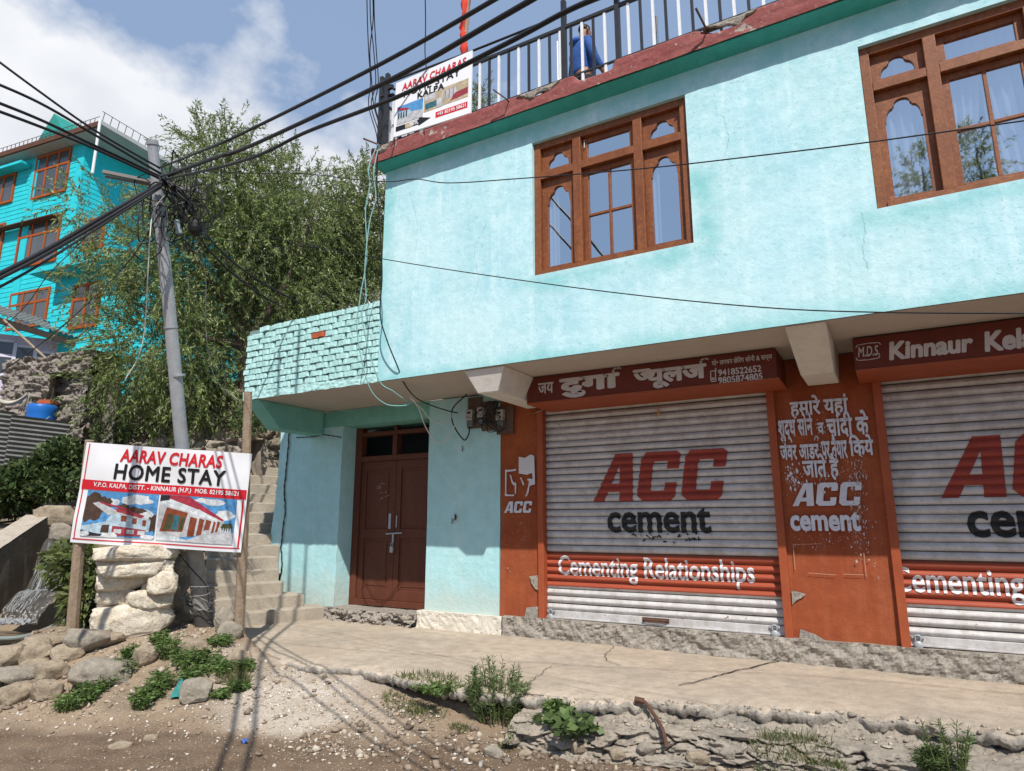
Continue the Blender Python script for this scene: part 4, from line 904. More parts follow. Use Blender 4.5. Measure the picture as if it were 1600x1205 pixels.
m.poly([(a, yp, b) for a, b in ((-4.12, 2.43), (-4.03, 2.41), (-3.95, 2.45), (-3.90, 2.43), (-3.89, 2.08), (-3.97, 2.06), (-3.98, 2.12), (-3.92, 2.14), (-3.93, 2.22), (-4.0, 2.20), (-4.12, 2.22))])
for pts in ([(-4.31, 2.27), (-4.31, 1.96)], [(-4.31, 1.96), (-4.20, 1.95)], [(-4.30, 2.26), (-4.17, 2.27)], [(-4.17, 2.10), (-4.17, 1.98)], [(-4.24, 2.20), (-4.22, 2.13), (-4.19, 2.08)], [(-4.09, 2.16), (-4.05, 2.08)], [(-3.97, 2.08), (-4.0, 1.98), (-4.02, 1.94)], [(-3.99, 2.14), (-3.92, 2.13)]):
    V, F = stroke(pts, .022); m.add([(a+random.uniform(-.006, .006), yp-.0006-.0002*random.random(), b+random.uniform(-.006, .006)) for a, b in V], F)
m.build('torn_paper', PWHT, PR[0])
m = MB()
for pts in ([(-.98, 1.40), (-.98, 1.16)], [(-.97, 1.40), (-.72, 1.41)], [(-.36, 1.33), (-.36, 1.12)], [(-.86, 1.13), (-.62, 1.12)], [(-.55, 1.13), (-.38, 1.13)]):
    V, F = stroke(pts, .006); m.add([(a, yp-.0002*random.random(), b) for a, b in V], F)
m.build('tape_marks', flat('faded_tape', (.42, .22, .15)), PR[1])

# ---- shop boards: signs of their own
YB = 6.72
def board(x0, x1, z0, z1, label):
    t = thing('shop_sign', ((x0+x1)/2, YB, z0), label, 'sign')
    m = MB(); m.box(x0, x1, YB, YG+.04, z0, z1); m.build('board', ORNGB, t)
    m = MB(); m.box(x0+.004, x1-.004+.02, YB-.012, YG+.03, z0-.022, z0-.002); m.build('bright_underside', ORNGT, t)  # underside strip: light bounced off the ground painted as a brighter orange
    return t
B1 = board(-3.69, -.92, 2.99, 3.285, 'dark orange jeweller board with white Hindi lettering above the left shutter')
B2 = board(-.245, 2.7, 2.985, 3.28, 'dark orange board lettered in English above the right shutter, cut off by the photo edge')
PSG = weather('sign_letter_white', (.56, .52, .52), (.47, .43, .43), nscale=9., bump=.1)
def bsg(par, items):
    m = MB()
    for k, (V, F, xa, xb, ya, yb) in enumerate(items):
        xc = (xa+xb)/2; x0 = PY(xa, (ya+yb)/2, YB)[0]; x1 = PY(xb, (ya+yb)/2, YB)[0]; z1 = PY(xc, ya, YB)[2]; z0 = PY(xc, yb, YB)[2]
        m.add([(x0+(x1-x0)*a, YB-.003-.00002*k-sum(c), z0+(z1-z0)*b) for a, b, *c in V], F)
    m.build('lettering', PSG, par)
jV, jF = text_tris('ज', .012)
hi = jV.max(0); lo = jV.min(0)
bm = bmesh.new(); vs = [bm.verts.new((a, b, 0)) for a, b, _ in jV]
for f in jF:
    try: bm.faces.new([vs[i] for i in f])
    except ValueError: pass
bmesh.ops.bisect_plane(bm, geom=bm.verts[:]+bm.edges[:]+bm.faces[:], plane_co=(lo[0]+(hi[0]-lo[0])*.74, 0, 0), plane_no=(1, 0, 0), clear_outer=True); bm.verts.index_update()
h0 = np.array([(*v.co[:2], 0.) for v in bm.verts]); hf0 = [tuple(v.index for v in f.verts) for f in bm.faces]; bm.free(); hV = h0; hF = list(hf0)
for i_ in range(6):
    q = h0+np.array((.036*math.cos(i_), .036*math.sin(i_), .00022*(i_+1))); hF = hF+[tuple(len(hV)+j for j in t_) for t_ in hf0]; hV = np.concatenate([hV, q])
hV = norm01(hV)
def S(pts, w, *q): v = stroke(pts, w); return G(norm01(v[0]), v[1], *q)
HK = [(0, 0), (.05, .6), (.5, .95), (1, .7)]
bsg(B1, [G(*T('जय', .022), 841, 865, 598, 615), G(*T('दुगा', .055), 874, 969, 587, 619), S(HK, .34, 956, 971, 573, 583), G(hV, hF, 989, 1017, 577, 597), G(*T('यूलज', .05), 1009, 1105, 573, 604), S(HK, .34, 1093, 1108, 559, 568),
         G(*T('पो॰ लगधन छेिरंग सोनी & सन्ज', .024), 1112, 1207, 556.5, 569), G(*T('9418522652', .022), 1122, 1190, 574, 584.5), G(*T('9805874805', .022), 1122, 1192, 586, 597),
         S([(0, 0), (1, 0), (1, 2), (0, 2), (0, 0)], .2, 1110, 1119, 579, 597), S([(0, 0), (0, 1)], .4, 1117.5, 1119.5, 575, 581), S([(0, 0), (1, 0)], .5, 1112, 1117, 590, 594)])
bsg(B2, [G(*T('M.D.S.', .014, .25), 1340, 1374, 541, 557), S([(0, 0), (.06, .16), (.5, .22), (.94, .18), (1, .03)], .05, 1336, 1377, 536, 542), S([(0, .2), (.05, .03), (.5, 0), (.95, .05), (1, .18)], .05, 1337, 1376, 557, 563),
         G(*T('Kinnaur', .05, .12), 1387, 1522, 527, 557), G(*T('Kela', .05, .12), 1536, 1617, 514, 547)])
# ================================================================ roof terrace: railing, banner, person, pole
YR = 5.925
t = thing('railing', (-2.0, YR, 6.35), 'black and white iron railing along the roof edge', 'railing')
m = MB(); m.box(-5.44, 4.8, YR-.018, YR+.018, 7.075, 7.11); m.box(-5.44, 4.8, YR-.012, YR+.012, 6.425, 6.445); m.build('rail', BLKM, t)
m = MB(); m.box(-5.455, -5.42, YR+.02, 12, 7.075, 7.11); m.box(-5.455, -5.42, YR+.02, 12, 6.43, 6.45); m.build('rail', BLKM, t)
x = -5.36; k = 0
while x < 4.8:
    if abs(x+2.755) > .04 and abs(x+2.12) > .04:
        m = MB(); m.box(x-.014, x+.014, YR-.010, YR+.010, 6.325, 7.074); m.build('baluster', WHTM if k % 2 else BLKM, t)
    x += .1345; k += 1
y = YR+.18; k = 0
while y < 11: m = MB(); m.box(-5.448, -5.427, y-.014, y+.014, 6.35, 7.074); m.build('baluster', WHTM if k % 2 == 0 else BLKM, t); y += .18; k += 1
for x, h in ((-2.755, 7.44), (-2.12, 7.2), (-5.44, 7.46), (-.2, 7.2), (1.6, 7.2)):
    m = MB(); m.box(x-.025, x+.025, YR-.027, YR+.027, 6.35, h); m.build('post', BLKM, t)
m = MB(); m.box(-5.32, -5.27, YR-.08, YR-.03, 6.36, 7.42); m.box(-5.27, -5.2, YR-.075, YR-.035, 7.18, 7.23); m.box(-5.42, -5.32, YR-.07, YR-.04, 7.02, 7.06); m.build('post', BLKM, t)
m = MB(); m.tube([(-5.41, YR-.04, 7.36), (-5.18, YR-.04, 7.16)], .018, 6); m.tube([(-5.42, YR-.04, 7.14), (-5.2, YR-.04, 7.10)], .016, 6); m.build('brace', BLKM, t)
# wire stays behind the railing
for i, (x, lb) in enumerate(((-3.45, 'thin white pole with stay wires behind the railing, left of the person'), (-2.06, 'dark thin pole with stay wires behind the railing, right of the person'))):
    m = MB(); m.tube([(x, 7.2, 6.35), (x, 7.2, 7.9+.2*(i == 0))], .013, 6); mt = WHTM if i == 0 else BLKM
    for dx in (-.10, .16): m.tube([(x, 7.2, 7.6), (x+dx, 7.2, 6.35)], .006, 5)
    o = m.build('stay_pole', mt, None, loc=(x, 7.2, 6.35)); tag(o, lb, 'pole')

def quadmap(TL, TR, BL, BR, lift=0., wr=None):
    TL, TR, BL, BR = map(np.array, (TL, TR, BL, BR)); n = np.cross(TR-TL, BL-TL); n = n/np.linalg.norm(n)
    if n@(CAMP-TL) < 0: n = -n
    def M(u, v, k=0.):
        p = (TL*(1-u)+TR*u)*v+(BL*(1-u)+BR*u)*(1-v)
        w = wr(u, v) if wr else 0.
        return p+n*(w+k)
    return M
def qtext(m, M, V, F, u0, u1, v0, v1, k, mi=0): m.add([M(u0+(u1-u0)*a, v0+(v1-v0)*b, k+sum(c)) for a, b, *c in V], F, mi)
def qpoly(m, M, pts, k, mi=0):
    if max(p[0] for p in pts)-min(p[0] for p in pts) > .3:     # split long shapes so that they follow the cloth
        us = sorted({min(p[0] for p in pts), max(p[0] for p in pts)})
    V, F = outline([pts]); bm = bmesh.new(); vs = [bm.verts.new((a, b, 0)) for a, b in V]
    for f in F:
        try: bm.faces.new([vs[i] for i in f])
        except ValueError: pass
    for a in np.arange(.05, 1, .05):
        bmesh.ops.bisect_plane(bm, geom=bm.verts[:]+bm.edges[:]+bm.faces[:], plane_co=(a, 0, 0), plane_no=(1, 0, 0))
        bmesh.ops.bisect_plane(bm, geom=bm.verts[:]+bm.edges[:]+bm.faces[:], plane_co=(0, a, 0), plane_no=(0, 1, 0))
    bm.verts.index_update(); m.add([M(v.co.x, v.co.y, k) for v in bm.verts], [tuple(v.index for v in f.verts) for f in bm.faces], mi); bm.free()
def R4(a, b, c, d): return [(a, c), (b, c), (b, d), (a, d)]
PC = [prnt('print_sky', (.10, .33, .66)), prnt('print_cloud', (.70, .76, .84)), prnt('print_tree', (.085, .05, .035)), prnt('print_wall', (.48, .63, .73)), prnt('print_brown', (.26, .065, .03)), prnt('print_red', (.42, .04, .07)), prnt('print_dark', (.025, .025, .035)), prnt('print_grey', (.56, .57, .60)), prnt('print_cream', (.55, .45, .30)), prnt('print_teal', (.04, .16, .20)), prnt('print_rose', (.35, .05, .07)), prnt('print_green', (.07, .085, .035))]
def blob(c, rx, ry, n=12, j=.25, seed=0):
    g = np.random.default_rng(seed); return [(c[0]+rx*math.cos(2*math.pi*i/n)*(1+g.uniform(-j, j)), c[1]+ry*math.sin(2*math.pi*i/n)*(1+g.uniform(-j, j))) for i in range(n)]
# ---- banner on the railing
t = thing('home_stay_sign', (-4.6, YR-.12, 6.45), 'white home stay board tied to the roof railing, with an arrow and two room pictures', 'sign')
M = quadmap((-5.155, YR-.05, 7.235), (-3.965, YR-.05, 7.255), (-5.165, YR-.05, 6.455), (-3.975, YR-.05, 6.405))
m = MB(); m.grid(lambda a, b: M(a, b, 0), 4, 4); m.grid(lambda a, b: M(1-a, b, -.02), 4, 4)
for a, b in (((0, 0), (1, 0)), ((1, 0), (1, 1)), ((1, 1), (0, 1)), ((0, 1), (0, 0))): m.add([M(*a, 0), M(*b, 0), M(*b, -.02), M(*a, -.02)], [(0, 1, 2, 3)])
m.build('panel', BWHT, t)
m = MB(); qtext(m, M, *T('AARAV CHAARAS', .03, .12, 1.06), .09, .93, .80, .93, .003); m.build('lettering', BRED, t)
m = MB(); qtext(m, M, *T('HOME STAY', .026, 0, 1.08), .12, .86, .665, .79, .003); qtext(m, M, *T('KALPA', .04, 0, 1.08), .31, .66, .545, .655, .003); m.build('lettering', BBLK, t)
m = MB(); qpoly(m, M, R4(.04, .39, .20, .53), .002, 0); qpoly(m, M, [(.04, .20), (.39, .20), (.39, .33), (.22, .37), (.04, .36)], .003, 7); qpoly(m, M, [(.04, .42), (.20, .42), (.25, .34), (.04, .28)], .0035, 3); qpoly(m, M, [(.04, .52), (.21, .435), (.19, .41), (.04, .46)], .004, 5)
for a in (.055, .09, .125, .16): qpoly(m, M, R4(a, a+.018, .30, .41), .0042, 6)
qpoly(m, M, R4(.40, .64, .26, .56), .002, 8); qpoly(m, M, R4(.41, .55, .44, .55), .003, 7); qpoly(m, M, R4(.42, .57, .30, .40), .003, 9); qpoly(m, M, R4(.57, .645, .27, .42), .0035, 7)
qpoly(m, M, R4(.645, .965, .27, .565), .002, 8); qpoly(m, M, R4(.67, .82, .36, .51), .003, 7); qpoly(m, M, [(.74, .30), (.96, .33), (.96, .43), (.80, .41)], .0035, 10)
for a in (.675, .725, .775): qpoly(m, M, R4(a, a+.008, .37, .51), .004, 4)
qpoly(m, M, R4(.16, .27, .09, .17), .003, 8); m.build('printed_photos', PC, t)
m = MB(); qpoly(m, M, [(.03, .085), (.34, .085), (.34, .06), (.50, .135), (.34, .21), (.34, .175), (.03, .175)], .002); m.build('arrow', BBLK, t)
m = MB(); qtext(m, M, *T('MTR.', .03), .225, .34, .10, .165, .004); m.build('lettering', BWHT, t)
m = MB(); qpoly(m, M, R4(.56, .96, .10, .195), .002); m.build('phone_strip', BRED, t)
m = MB(); qtext(m, M, *T('+91 82195 58621', .02), .585, .94, .12, .178, .004); m.build('lettering', BWHT, t)

# ---- flagpole wrapped in red cloth
q = PY(722, 88, 6.5); q2 = PY(736, -30, 6.5)
t = thing('flagpole', (q[0], 6.5, 6.3), 'wooden pole wrapped in red cloth behind the roof sign', 'flagpole')
m = MB(); m.tube([(q[0]-.02, 6.5, 6.3), (q[0], 6.5, 7.3), (q2[0], 6.5, 9.2)], .03, 8); m.build('pole', POST, t)
fl = weather('red_cloth', (.62, .055, .03), (.5, .04, .025), nscale=6., bump=.2)
m = MB(); ps = [(q[0]+.035+.012*math.sin(z*9), 6.48, z) for z in np.linspace(7.15, 9.2, 30)]; m.tube(ps, [.038+.014*math.sin(i*1.9)+.010*math.sin(i*.7) for i in range(30)], 9)
m.grid(lambda a, b: (q2[0]-.13+.35*a*b+.02*math.sin(b*9), 6.46+.05*math.sin(a*8+b*3), 8.15+.9*b+.1*a), 14, 14); m.build('flag', fl, t, smooth=True)

# ---- person on the roof, back to us
def skin(name, J, E, mat, parent, sub=2, root=None, mat2=None):
    names = list(J); L = rootloc(parent); me = bpy.data.meshes.new(name)
    me.from_pydata([tuple(np.array(J[n][0])-np.array(L)) for n in names], [(names.index(a), names.index(b)) for a, b in E], [])
    o = bpy.data.objects.new(name, me); COL.objects.link(o); o.parent = parent; o.modifiers.new('skin', 'SKIN'); s = o.modifiers.new('sub', 'SUBSURF'); s.levels = s.render_levels = sub
    sv = me.skin_vertices[0].data if me.skin_vertices else None
    for i, n in enumerate(names):
        r = J[n][1]; sv[i].radius = r if isinstance(r, tuple) else (r, r); sv[i].use_root = (n == (root or names[0]))
    dg = bpy.context.evaluated_depsgraph_get(); dg.update(); nm = bpy.data.meshes.new_from_object(o.evaluated_get(dg)); nm.name = name
    bpy.data.objects.remove(o); nm.materials.clear(); nm.materials.append(mat)
    nm.polygons.foreach_set('use_smooth', [True]*len(nm.polygons)); o = bpy.data.objects.new(name, nm); COL.objects.link(o); o.parent = parent; return o
PX, PYY, PZ0 = -3.05, 7.10, 6.37
def bp(r, f, u): # r right, f forward (away, a little right), u up; figure faces away from us
    a = math.radians(-38); fx, fy = math.sin(-a)*1., math.cos(a); rx, ry = math.cos(a), -math.sin(-a)
    return (PX+rx*r+fx*f, PYY+ry*r+fy*f, PZ0+u)
t = thing('person', (PX, PYY, PZ0), 'person in a blue hooded jacket behind the roof railing, back to the camera', 'person')
SKN = weather('skin_brown', (.24, .115, .07), (.21, .10, .06), rough=.5, bump=.02)
JCK = weather('blue_jacket', (.030, .10, .34), (.022, .07, .24), nscale=8., rough=.8, bump=.5, bscale=14); TRS = flat('dark_trousers', (.02, .02, .025), .8); HAIR = flat('black_hair', (.012, .010, .009), .6)
J = {'pel': (bp(0, 0, .93), (.13, .10)), 'wst': (bp(0, .0, 1.08), (.12, .09)), 'chs': (bp(0, .0, 1.28), (.14, .10)), 'nkb': (bp(0, .01, 1.43), (.06, .06)), 'nk': (bp(.0, .03, 1.50), (.052, .055)), 'hd1': (bp(.0, .055, 1.57), (.068, .085)), 'hd2': (bp(0, .065, 1.66), (.076, .093)), 'hd3': (bp(0, .06, 1.735), (.045, .06))}
E = [('pel', 'wst'), ('wst', 'chs'), ('chs', 'nkb'), ('nkb', 'nk'), ('nk', 'hd1'), ('hd1', 'hd2'), ('hd2', 'hd3')]
for s, sg in (('l', -1), ('r', 1)):
    J.update({s+'sh': (bp(sg*.17, .0, 1.39), .058), s+'el': (bp(sg*.25, .04 if sg > 0 else -.02, 1.11), .042), s+'wr': (bp(sg*.24, .20 if sg > 0 else .10, .90), .030), s+'hp': (bp(sg*.235, .24 if sg > 0 else .13, .84), (.036, .018)),
              s+'hip': (bp(sg*.09, 0, .86), .085), s+'kn': (bp(sg*.10, .02, .48), .058), s+'an': (bp(sg*.10, -.02, .09), .042), s+'to': (bp(sg*.12, .15, .04), .035)})
    E += [('chs', s+'sh'), (s+'sh', s+'el'), (s+'el', s+'wr'), (s+'wr', s+'hp'), ('pel', s+'hip'), (s+'hip', s+'kn'), (s+'kn', s+'an'), (s+'an', s+'to')]
    for k, (dr, ln) in enumerate(((-.028, .062), (-.010, .075), (.010, .070), (.026, .055), (-.040, .03))):
        b0 = J[s+'hp'][0]; a = bp(sg*.235+dr, (.26 if sg > 0 else .15), .80 if k < 4 else .84); c_ = bp(sg*.235+dr*1.05, (.275 if sg > 0 else .165), .80-ln*.7 if k < 4 else .80)
        J[s+'f%d' % k] = (a, .009); J[s+'g%d' % k] = (c_, .008); E += [(s+'hp', s+'f%d' % k), (s+'f%d' % k, s+'g%d' % k)]
skin('body', J, E, SKN, t, 2, 'pel')
K = {'pel': (bp(0, 0, .93), (.185, .155)), 'wst': (bp(0, 0, 1.08), (.165, .135)), 'chs': (bp(0, .0, 1.29), (.165, .125)), 'nkb': (bp(0, .0, 1.43), (.085, .085)), 'nk': (bp(0, -.005, 1.49), (.080, .085))}
E2 = [('pel', 'wst'), ('wst', 'chs'), ('chs', 'nkb'), ('nkb', 'nk')]
for s, sg in (('l', -1), ('r', 1)):
    K.update({s+'sh': (bp(sg*.175, .0, 1.385), .078), s+'el': (bp(sg*.25, .04 if sg > 0 else -.02, 1.11), .060), s+'wr': (bp(sg*.242, .17 if sg > 0 else .08, .945), .046)}); E2 += [('chs', s+'sh'), (s+'sh', s+'el'), (s+'el', s+'wr')]
skin('jacket', K, E2, JCK, t, 2, 'pel')
m = MB(); m.ball(bp(0, -.075, 1.46), .105, 8, 0, (1.0, .75, .55)); m.build('hood', JCK, t, smooth=True)
K = {'pel': (bp(0, 0, .95), (.175, .145))}; E2 = []
for s, sg in (('l', -1), ('r', 1)): K.update({s+'hip': (bp(sg*.095, 0, .82), .125), s+'kn': (bp(sg*.10, .02, .48), .085), s+'an': (bp(sg*.10, -.02, .10), .062)}); E2 += [('pel', s+'hip'), (s+'hip', s+'kn'), (s+'kn', s+'an')]
skin('trousers', K, E2, TRS, t, 2, 'pel')
K = {'a': (bp(0, .035, 1.63), (.082, .085)), 'b': (bp(0, .05, 1.70), (.084, .095)), 'c': (bp(0, .06, 1.755), (.055, .07))}; skin('hair', K, [('a', 'b'), ('b', 'c')], HAIR, t, 2, 'a')
m = MB(); hc = np.array(bp(0, .065, 1.64))
for sg in (-1, 1): m.ball(bp(sg*.088, .05, 1.635), .030, 5, 0, (.5, .7, 1))
m.ball(bp(0, .165, 1.62), .018, 5); m.build('face_features', SKN, t, smooth=True)
m = MB()
for sg in (-1, 1): m.ball(bp(sg*.032, .150, 1.655), .010, 5)
m.build('eyes', HAIR, t)
# ---- electricity meters beside the shop front
t = thing('meter_board', (PY(766, 660, YG-.08)), 'three small electricity meters on weathered boards under the middle bracket', 'meter board')
ym = YG-.05
def PX2(x, y): q = PY(x, y, ym); return q[0], q[2]
m = MB()
for (a, b, c, d_) in ((731, 622, 752, 668), (753, 628, 775, 672), (776, 636, 802, 677)):
    x0, z1 = PX2(a, b); x1, z0 = PX2(c, d_); m.box(x0, x1-.004, ym, ym+.03, z0, z1)
m.build('board', weather('old_plank', (.085, .055, .04), (.13, .09, .07), nscale=5., bump=.6), t)
for x, y in ((737, 650), (755, 646), (784, 650)):
    q = PX2(x, y); m = MB(); m.box(q[0]-.055, q[0]+.055, ym-.07, ym-.001, q[1]-.065, q[1]+.075); mt = m.build('meter', flat('meter_case', (.36, .35, .33)), t, bevel=.008)
    m = MB(); m.box(q[0]-.025, q[0]+.025, ym-.0725, ym-.070, q[1]+.02, q[1]+.045); m.box(q[0]-.03, q[0]-.018, ym-.0725, ym-.070, q[1]-.03, q[1]-.015); m.box(q[0]+.005, q[0]+.02, ym-.0725, ym-.070, q[1]-.04, q[1]-.025); m.build('display', DARK, mt)
    m = MB(); m.box(q[0]-.045, q[0]+.05, ym-.055, ym-.002, q[1]-.145, q[1]-.067); m.build('terminal_cover', flat('meter_grey', (.13, .14, .15)), t, bevel=.006)
m = MB(); g = np.random.default_rng(4)
for k in range(16):
    a = PX2(g.uniform(736, 796), g.uniform(640, 672)); b = PX2(g.uniform(760, 785), 628) if k < 9 else PX2(g.uniform(734, 800), g.uniform(650, 684)); mm = ((a[0]+b[0])/2+g.uniform(-.12, .12), (a[1]+b[1])/2+g.uniform(-.12, .05))
    m.tube(spline([(a[0], ym-.05, a[1]), (mm[0], ym-.08-g.random()*.05, mm[1]), (b[0], ym-.06, b[1])], 8), .006, 5)
m.tube(spline([(*[PX2(733, 617)[0]], ym-.05, PX2(733, 617)[1]), (PX2(712, 640)[0], ym-.07, PX2(712, 640)[1]), (PX2(713, 664)[0], ym-.07, PX2(713, 664)[1]), (PX2(729, 688)[0], ym-.07, PX2(729, 688)[1]), (PX2(736, 680)[0], ym-.06, PX2(736, 680)[1]), (PX2(737, 668)[0], ym-.05, PX2(737, 668)[1])], 10), .009, 6)
m.build('wiring', CBL, t)

# ================================================================ leaning pole and all its lines
DP = 7.78
DT = 7.30
def PP(x, y): return P(x, y, DT+(DP-DT)*(y-222)/770)      # the pole leans a little towards the road
t = thing('utility_pole', P(318, 992, DP), 'leaning grey steel utility pole behind the roadside banner, hung with cables', 'utility pole')
def rr(w): return w/FPX*DP/2*.90
m = MB(); pl = [PP(306, 880), PP(297, 800), PP(283, 680), PP(268, 520), PP(254, 380), PP(246, 300), PP(238, 222)]
m.tube(spline(pl, 6), np.linspace(rr(25), rr(16), 37), 16); m.tube([PP(238.5, 227), PP(237.8, 220)], rr(18.5), 16)
for x, y in ((266.5, 510), (278, 585)): m.tube([PP(x, y), PP(x+.4, y+3)], rr(23), 16)
m.build('shaft', GALV, t, smooth=False)
m = MB(); m.tube([P(316, 952, DP), PP(309, 905), PP(302, 845)], [rr(29), rr(28), rr(27)], 16); m.build('sleeve', weather('old_grey_paint', (.30, .29, .275), (.37, .355, .34), nscale=6., grain=((.14, .13, .125), 12., .5), bump=.3), t)
m = MB(); m.tube([P(321, 1000, DP), P(316, 950, DP)], rr(30), 16); m.build('tarred_foot', TAR, t)
m = MB(); m.bar(P(162, 269, DT+.16), P(318, 301, DT+.16), .05, .035); m.bar(P(164, 276, DT+.2), P(244, 291, DT+.2), .02, .02); m.build('crossarm', weather('dull_angle_iron', (.16, .155, .15), (.22, .21, .20), bump=.2), t)
m = MB(); g = np.random.default_rng(9)
for k in range(46):                       # tangle of spare coils under the crossarm
    cx, cy = g.normal(272, 26), g.normal(318, 30); w, h = g.uniform(6, 30), g.uniform(10, 48); d = DT+g.uniform(-.22, .22); a0 = g.random()*6; n = 9
    pts = [P(cx+w*math.cos(a0+i*.7)+g.uniform(-4, 4), cy+h*math.sin(a0+i*.7)+g.uniform(-4, 4), d+.02*i*g.uniform(-1, 1)) for i in range(g.integers(5, 10))]; m.tube(spline(pts, 6), g.choice([.004, .006, .008]), 5)
for k in range(14): m.tube(spline([P(g.uniform(238, 262), g.uniform(272, 292), DT-.12), P(g.uniform(252, 285), g.uniform(285, 305), DT-.16), P(g.uniform(275, 315), g.uniform(300, 360), DT-.1)], 6), .009, 5)
m.ball(P(306, 355, DT-.05), .085, 7, 0, (1, 1, 1.2)); m.build('cable_tangle', CBL, t)
m = MB(); m.tube([P(276, 344, DT-.1), P(281, 366, DT-.1)], .032, 10); m.build('splice_box', flat('box_grey', (.24, .31, .34)), t, bevel=.01)
m = MB(); g = np.random.default_rng(12)
for k in range(6):
    h0 = 952-7*k; m.tube(spline([P(313+(17+2.5*k*g.uniform(.5, 1.3))*math.cos(a)+1, h0+g.uniform(-6, 6)+5*math.sin(a+k), DP-(.155+.012*k)*math.sin(a)) for a in np.linspace(0, 6.283, 11)], 5), .004, 5)
m.build('wire_coil', CGR, t)
m = MB(); m.tube(spline([P(276, 862, DP-.15), P(300, 890, DP-.16), P(322, 915, DP-.17), P(326, 940, DP-.16)], 8), .006, 5); m.build('wire_coil', CBL, t)
def cable(label, pts, r, mat=CBL, group=None, name='overhead_cable', cat='cable', n=12):
    m = MB(); m.tube(spline([P(*p) for p in pts], n), r, 6); o = m.build(name, mat, None, loc=P(*pts[0]), smooth=True); return tag(o, label, cat, group)
GC = 'thick black cables on the leaning pole'
def DX(x, o=0.): return 1/(.168+o+.00045*(x-250))
cable('highest thick black cable rising from the pole to the upper right', [(250, 262, 7.20), (330, 230, DX(330)), (380, 208, DX(380)), (580, 108, DX(580)), (775, -2, DX(775)), (950, -110, DX(950))], .0098, group=GC)
cable('second thick black cable rising right from the pole, crossing the roof sign above its lettering', [(252, 276, 7.20), (330, 248, DX(330, .025)), (380, 233, DX(380, .025)), (600, 130, DX(600, .025)), (780, 29, DX(780, .025)), (1000, -100, DX(1000, .025))], .0108, group=GC)
cable('third thick black cable from the pole, crossing the lettering of the roof sign', [(256, 281, 7.20), (380, 251, DX(380)+.3), (480, 206, DX(480)+.3), (620, 152, DX(620)+.3), (780, 74, DX(780)+.3), (885, 18, DX(885)+.3), (960, -14, DX(960)+.3)], .0108, group=GC)
cable('thick black cable running behind the roof sign to the tall railing post', [(262, 275, 7.15), (420, 215, 7.9), (600, 133, 8.35), (740, 79, 8.3), (885, 20, 7.5), (990, -30, 7.0)], .015, group=GC)
cable('topmost black cable from the pole to the upper left edge', [(-40, 68, 6.0), (60, 142, 6.3), (150, 205, 6.7), (250, 263, 7.20)], .011, group=GC)
cable('second black cable from the top on the left, crossing the eave of the far house', [(-40, 116, 5.8), (60, 160, 6.2), (150, 212, 6.7), (252, 272, 7.20)], .013, group=GC)
cable('third black cable from the top on the left, crossing the green roof gable', [(-40, 146, 5.6), (60, 186, 6.2), (140, 224, 6.7), (250, 276, 7.20)], .014, group=GC)
cable('lowest of the four black cables going left from the pole top', [(-40, 160, 5.6), (60, 197, 6.2), (140, 229, 6.6), (252, 280, 7.20)], .014, group=GC)
cable('thick black cable sloping down left from the pole, upper of the lower bundle', [(-40, 447, 5.0), (60, 397, 5.6), (150, 345, 6.3), (250, 287, 7.20)], .019, group=GC)
cable('thick black cable sloping down left from the pole, middle of the lower bundle', [(-40, 454, 5.0), (60, 404, 5.55), (150, 352, 6.25), (252, 290, 7.02)], .016, group=GC)
cable('thinner black cable sloping down left from the pole, lowest of the bundle', [(-40, 470, 5.0), (60, 415, 5.55), (150, 358, 6.2), (250, 294, 7.0)], .011, group=GC)
cable('black cable drooping right from the pole into the willow, upper one', [(272, 288, 7.1), (300, 335, 7.9), (345, 392, 8.9), (400, 436, 9.8), (470, 475, 11)], .014, group=GC)
cable('black cable drooping right from the pole into the willow, lower one', [(268, 290, 7.1), (290, 335, 7.8), (330, 395, 8.9), (385, 445, 9.8), (440, 480, 11)], .014, group=GC)
GT = 'thin lines strung across the street'
cable('thin wavy black line from the pole across the upper wall and both windows', [(275, 266, 7.1), (400, 271, 6.2), (470, 271, 5.8), (560, 281, 5.3), (610, 284, 5.05), (650, 280, 4.9), (700, 286, 4.7), (800, 280, 4.35), (1000, 264, 3.85), (1180, 244, 3.5), (1360, 222, 3.2), (1620, 186, 2.85)], .0036, group=GT, name='thin_cable')
cable('thin black line sagging across the middle of the facade below the windows', [(270, 300, 7.1), (330, 334, 6.6), (430, 372, 6.0), (600, 405, 5.2), (800, 436, 4.5), (1000, 462, 3.95), (1200, 481, 3.5), (1370, 488, 3.2), (1620, 490, 2.8)], .0036, group=GT, name='thin_cable')
cable('thin black line from the lower left edge up to the pole across the rubble wall', [(-10, 590, 6.8), (60, 540, 7.0), (120, 490, 7.2), (200, 410, 7.5), (252, 330, 7.1)], .006, group=GT, name='thin_cable')
cable('thin black line from the lilac house up to the thick lower bundle', [(-10, 525, 8), (40, 478, 7.8), (75, 430, 7.6), (120, 385, 6.6), (150, 352, 6.2)], .005, group=GT, name='thin_cable')
cable('slack thin wire from the pole to the balcony corner beside the willow', [(290, 330, 7.1), (320, 420, 8.0), (322, 520, 8.2), (336, 590, 8.3), (372, 625, 8.0)], .004, CGR, GT, 'thin_cable')
cable('white cut wire hanging loose from the pole in front of the willow', [(262, 300, 7.15), (240, 330, 7.15), (234, 375, 7.), (231, 430, 7.), (226, 515, 7.20), (215, 560, 7.20), (195, 594, 7.20)], .006, CWH, None, 'loose_wire', 'wire')
cable('thin dark wire hanging down behind the pole beside the stairs', [(345, 560, 9), (352, 610, 8.8), (330, 660, 8.6), (300, 700, 8.4)], .006, CBL, GT, 'thin_cable')
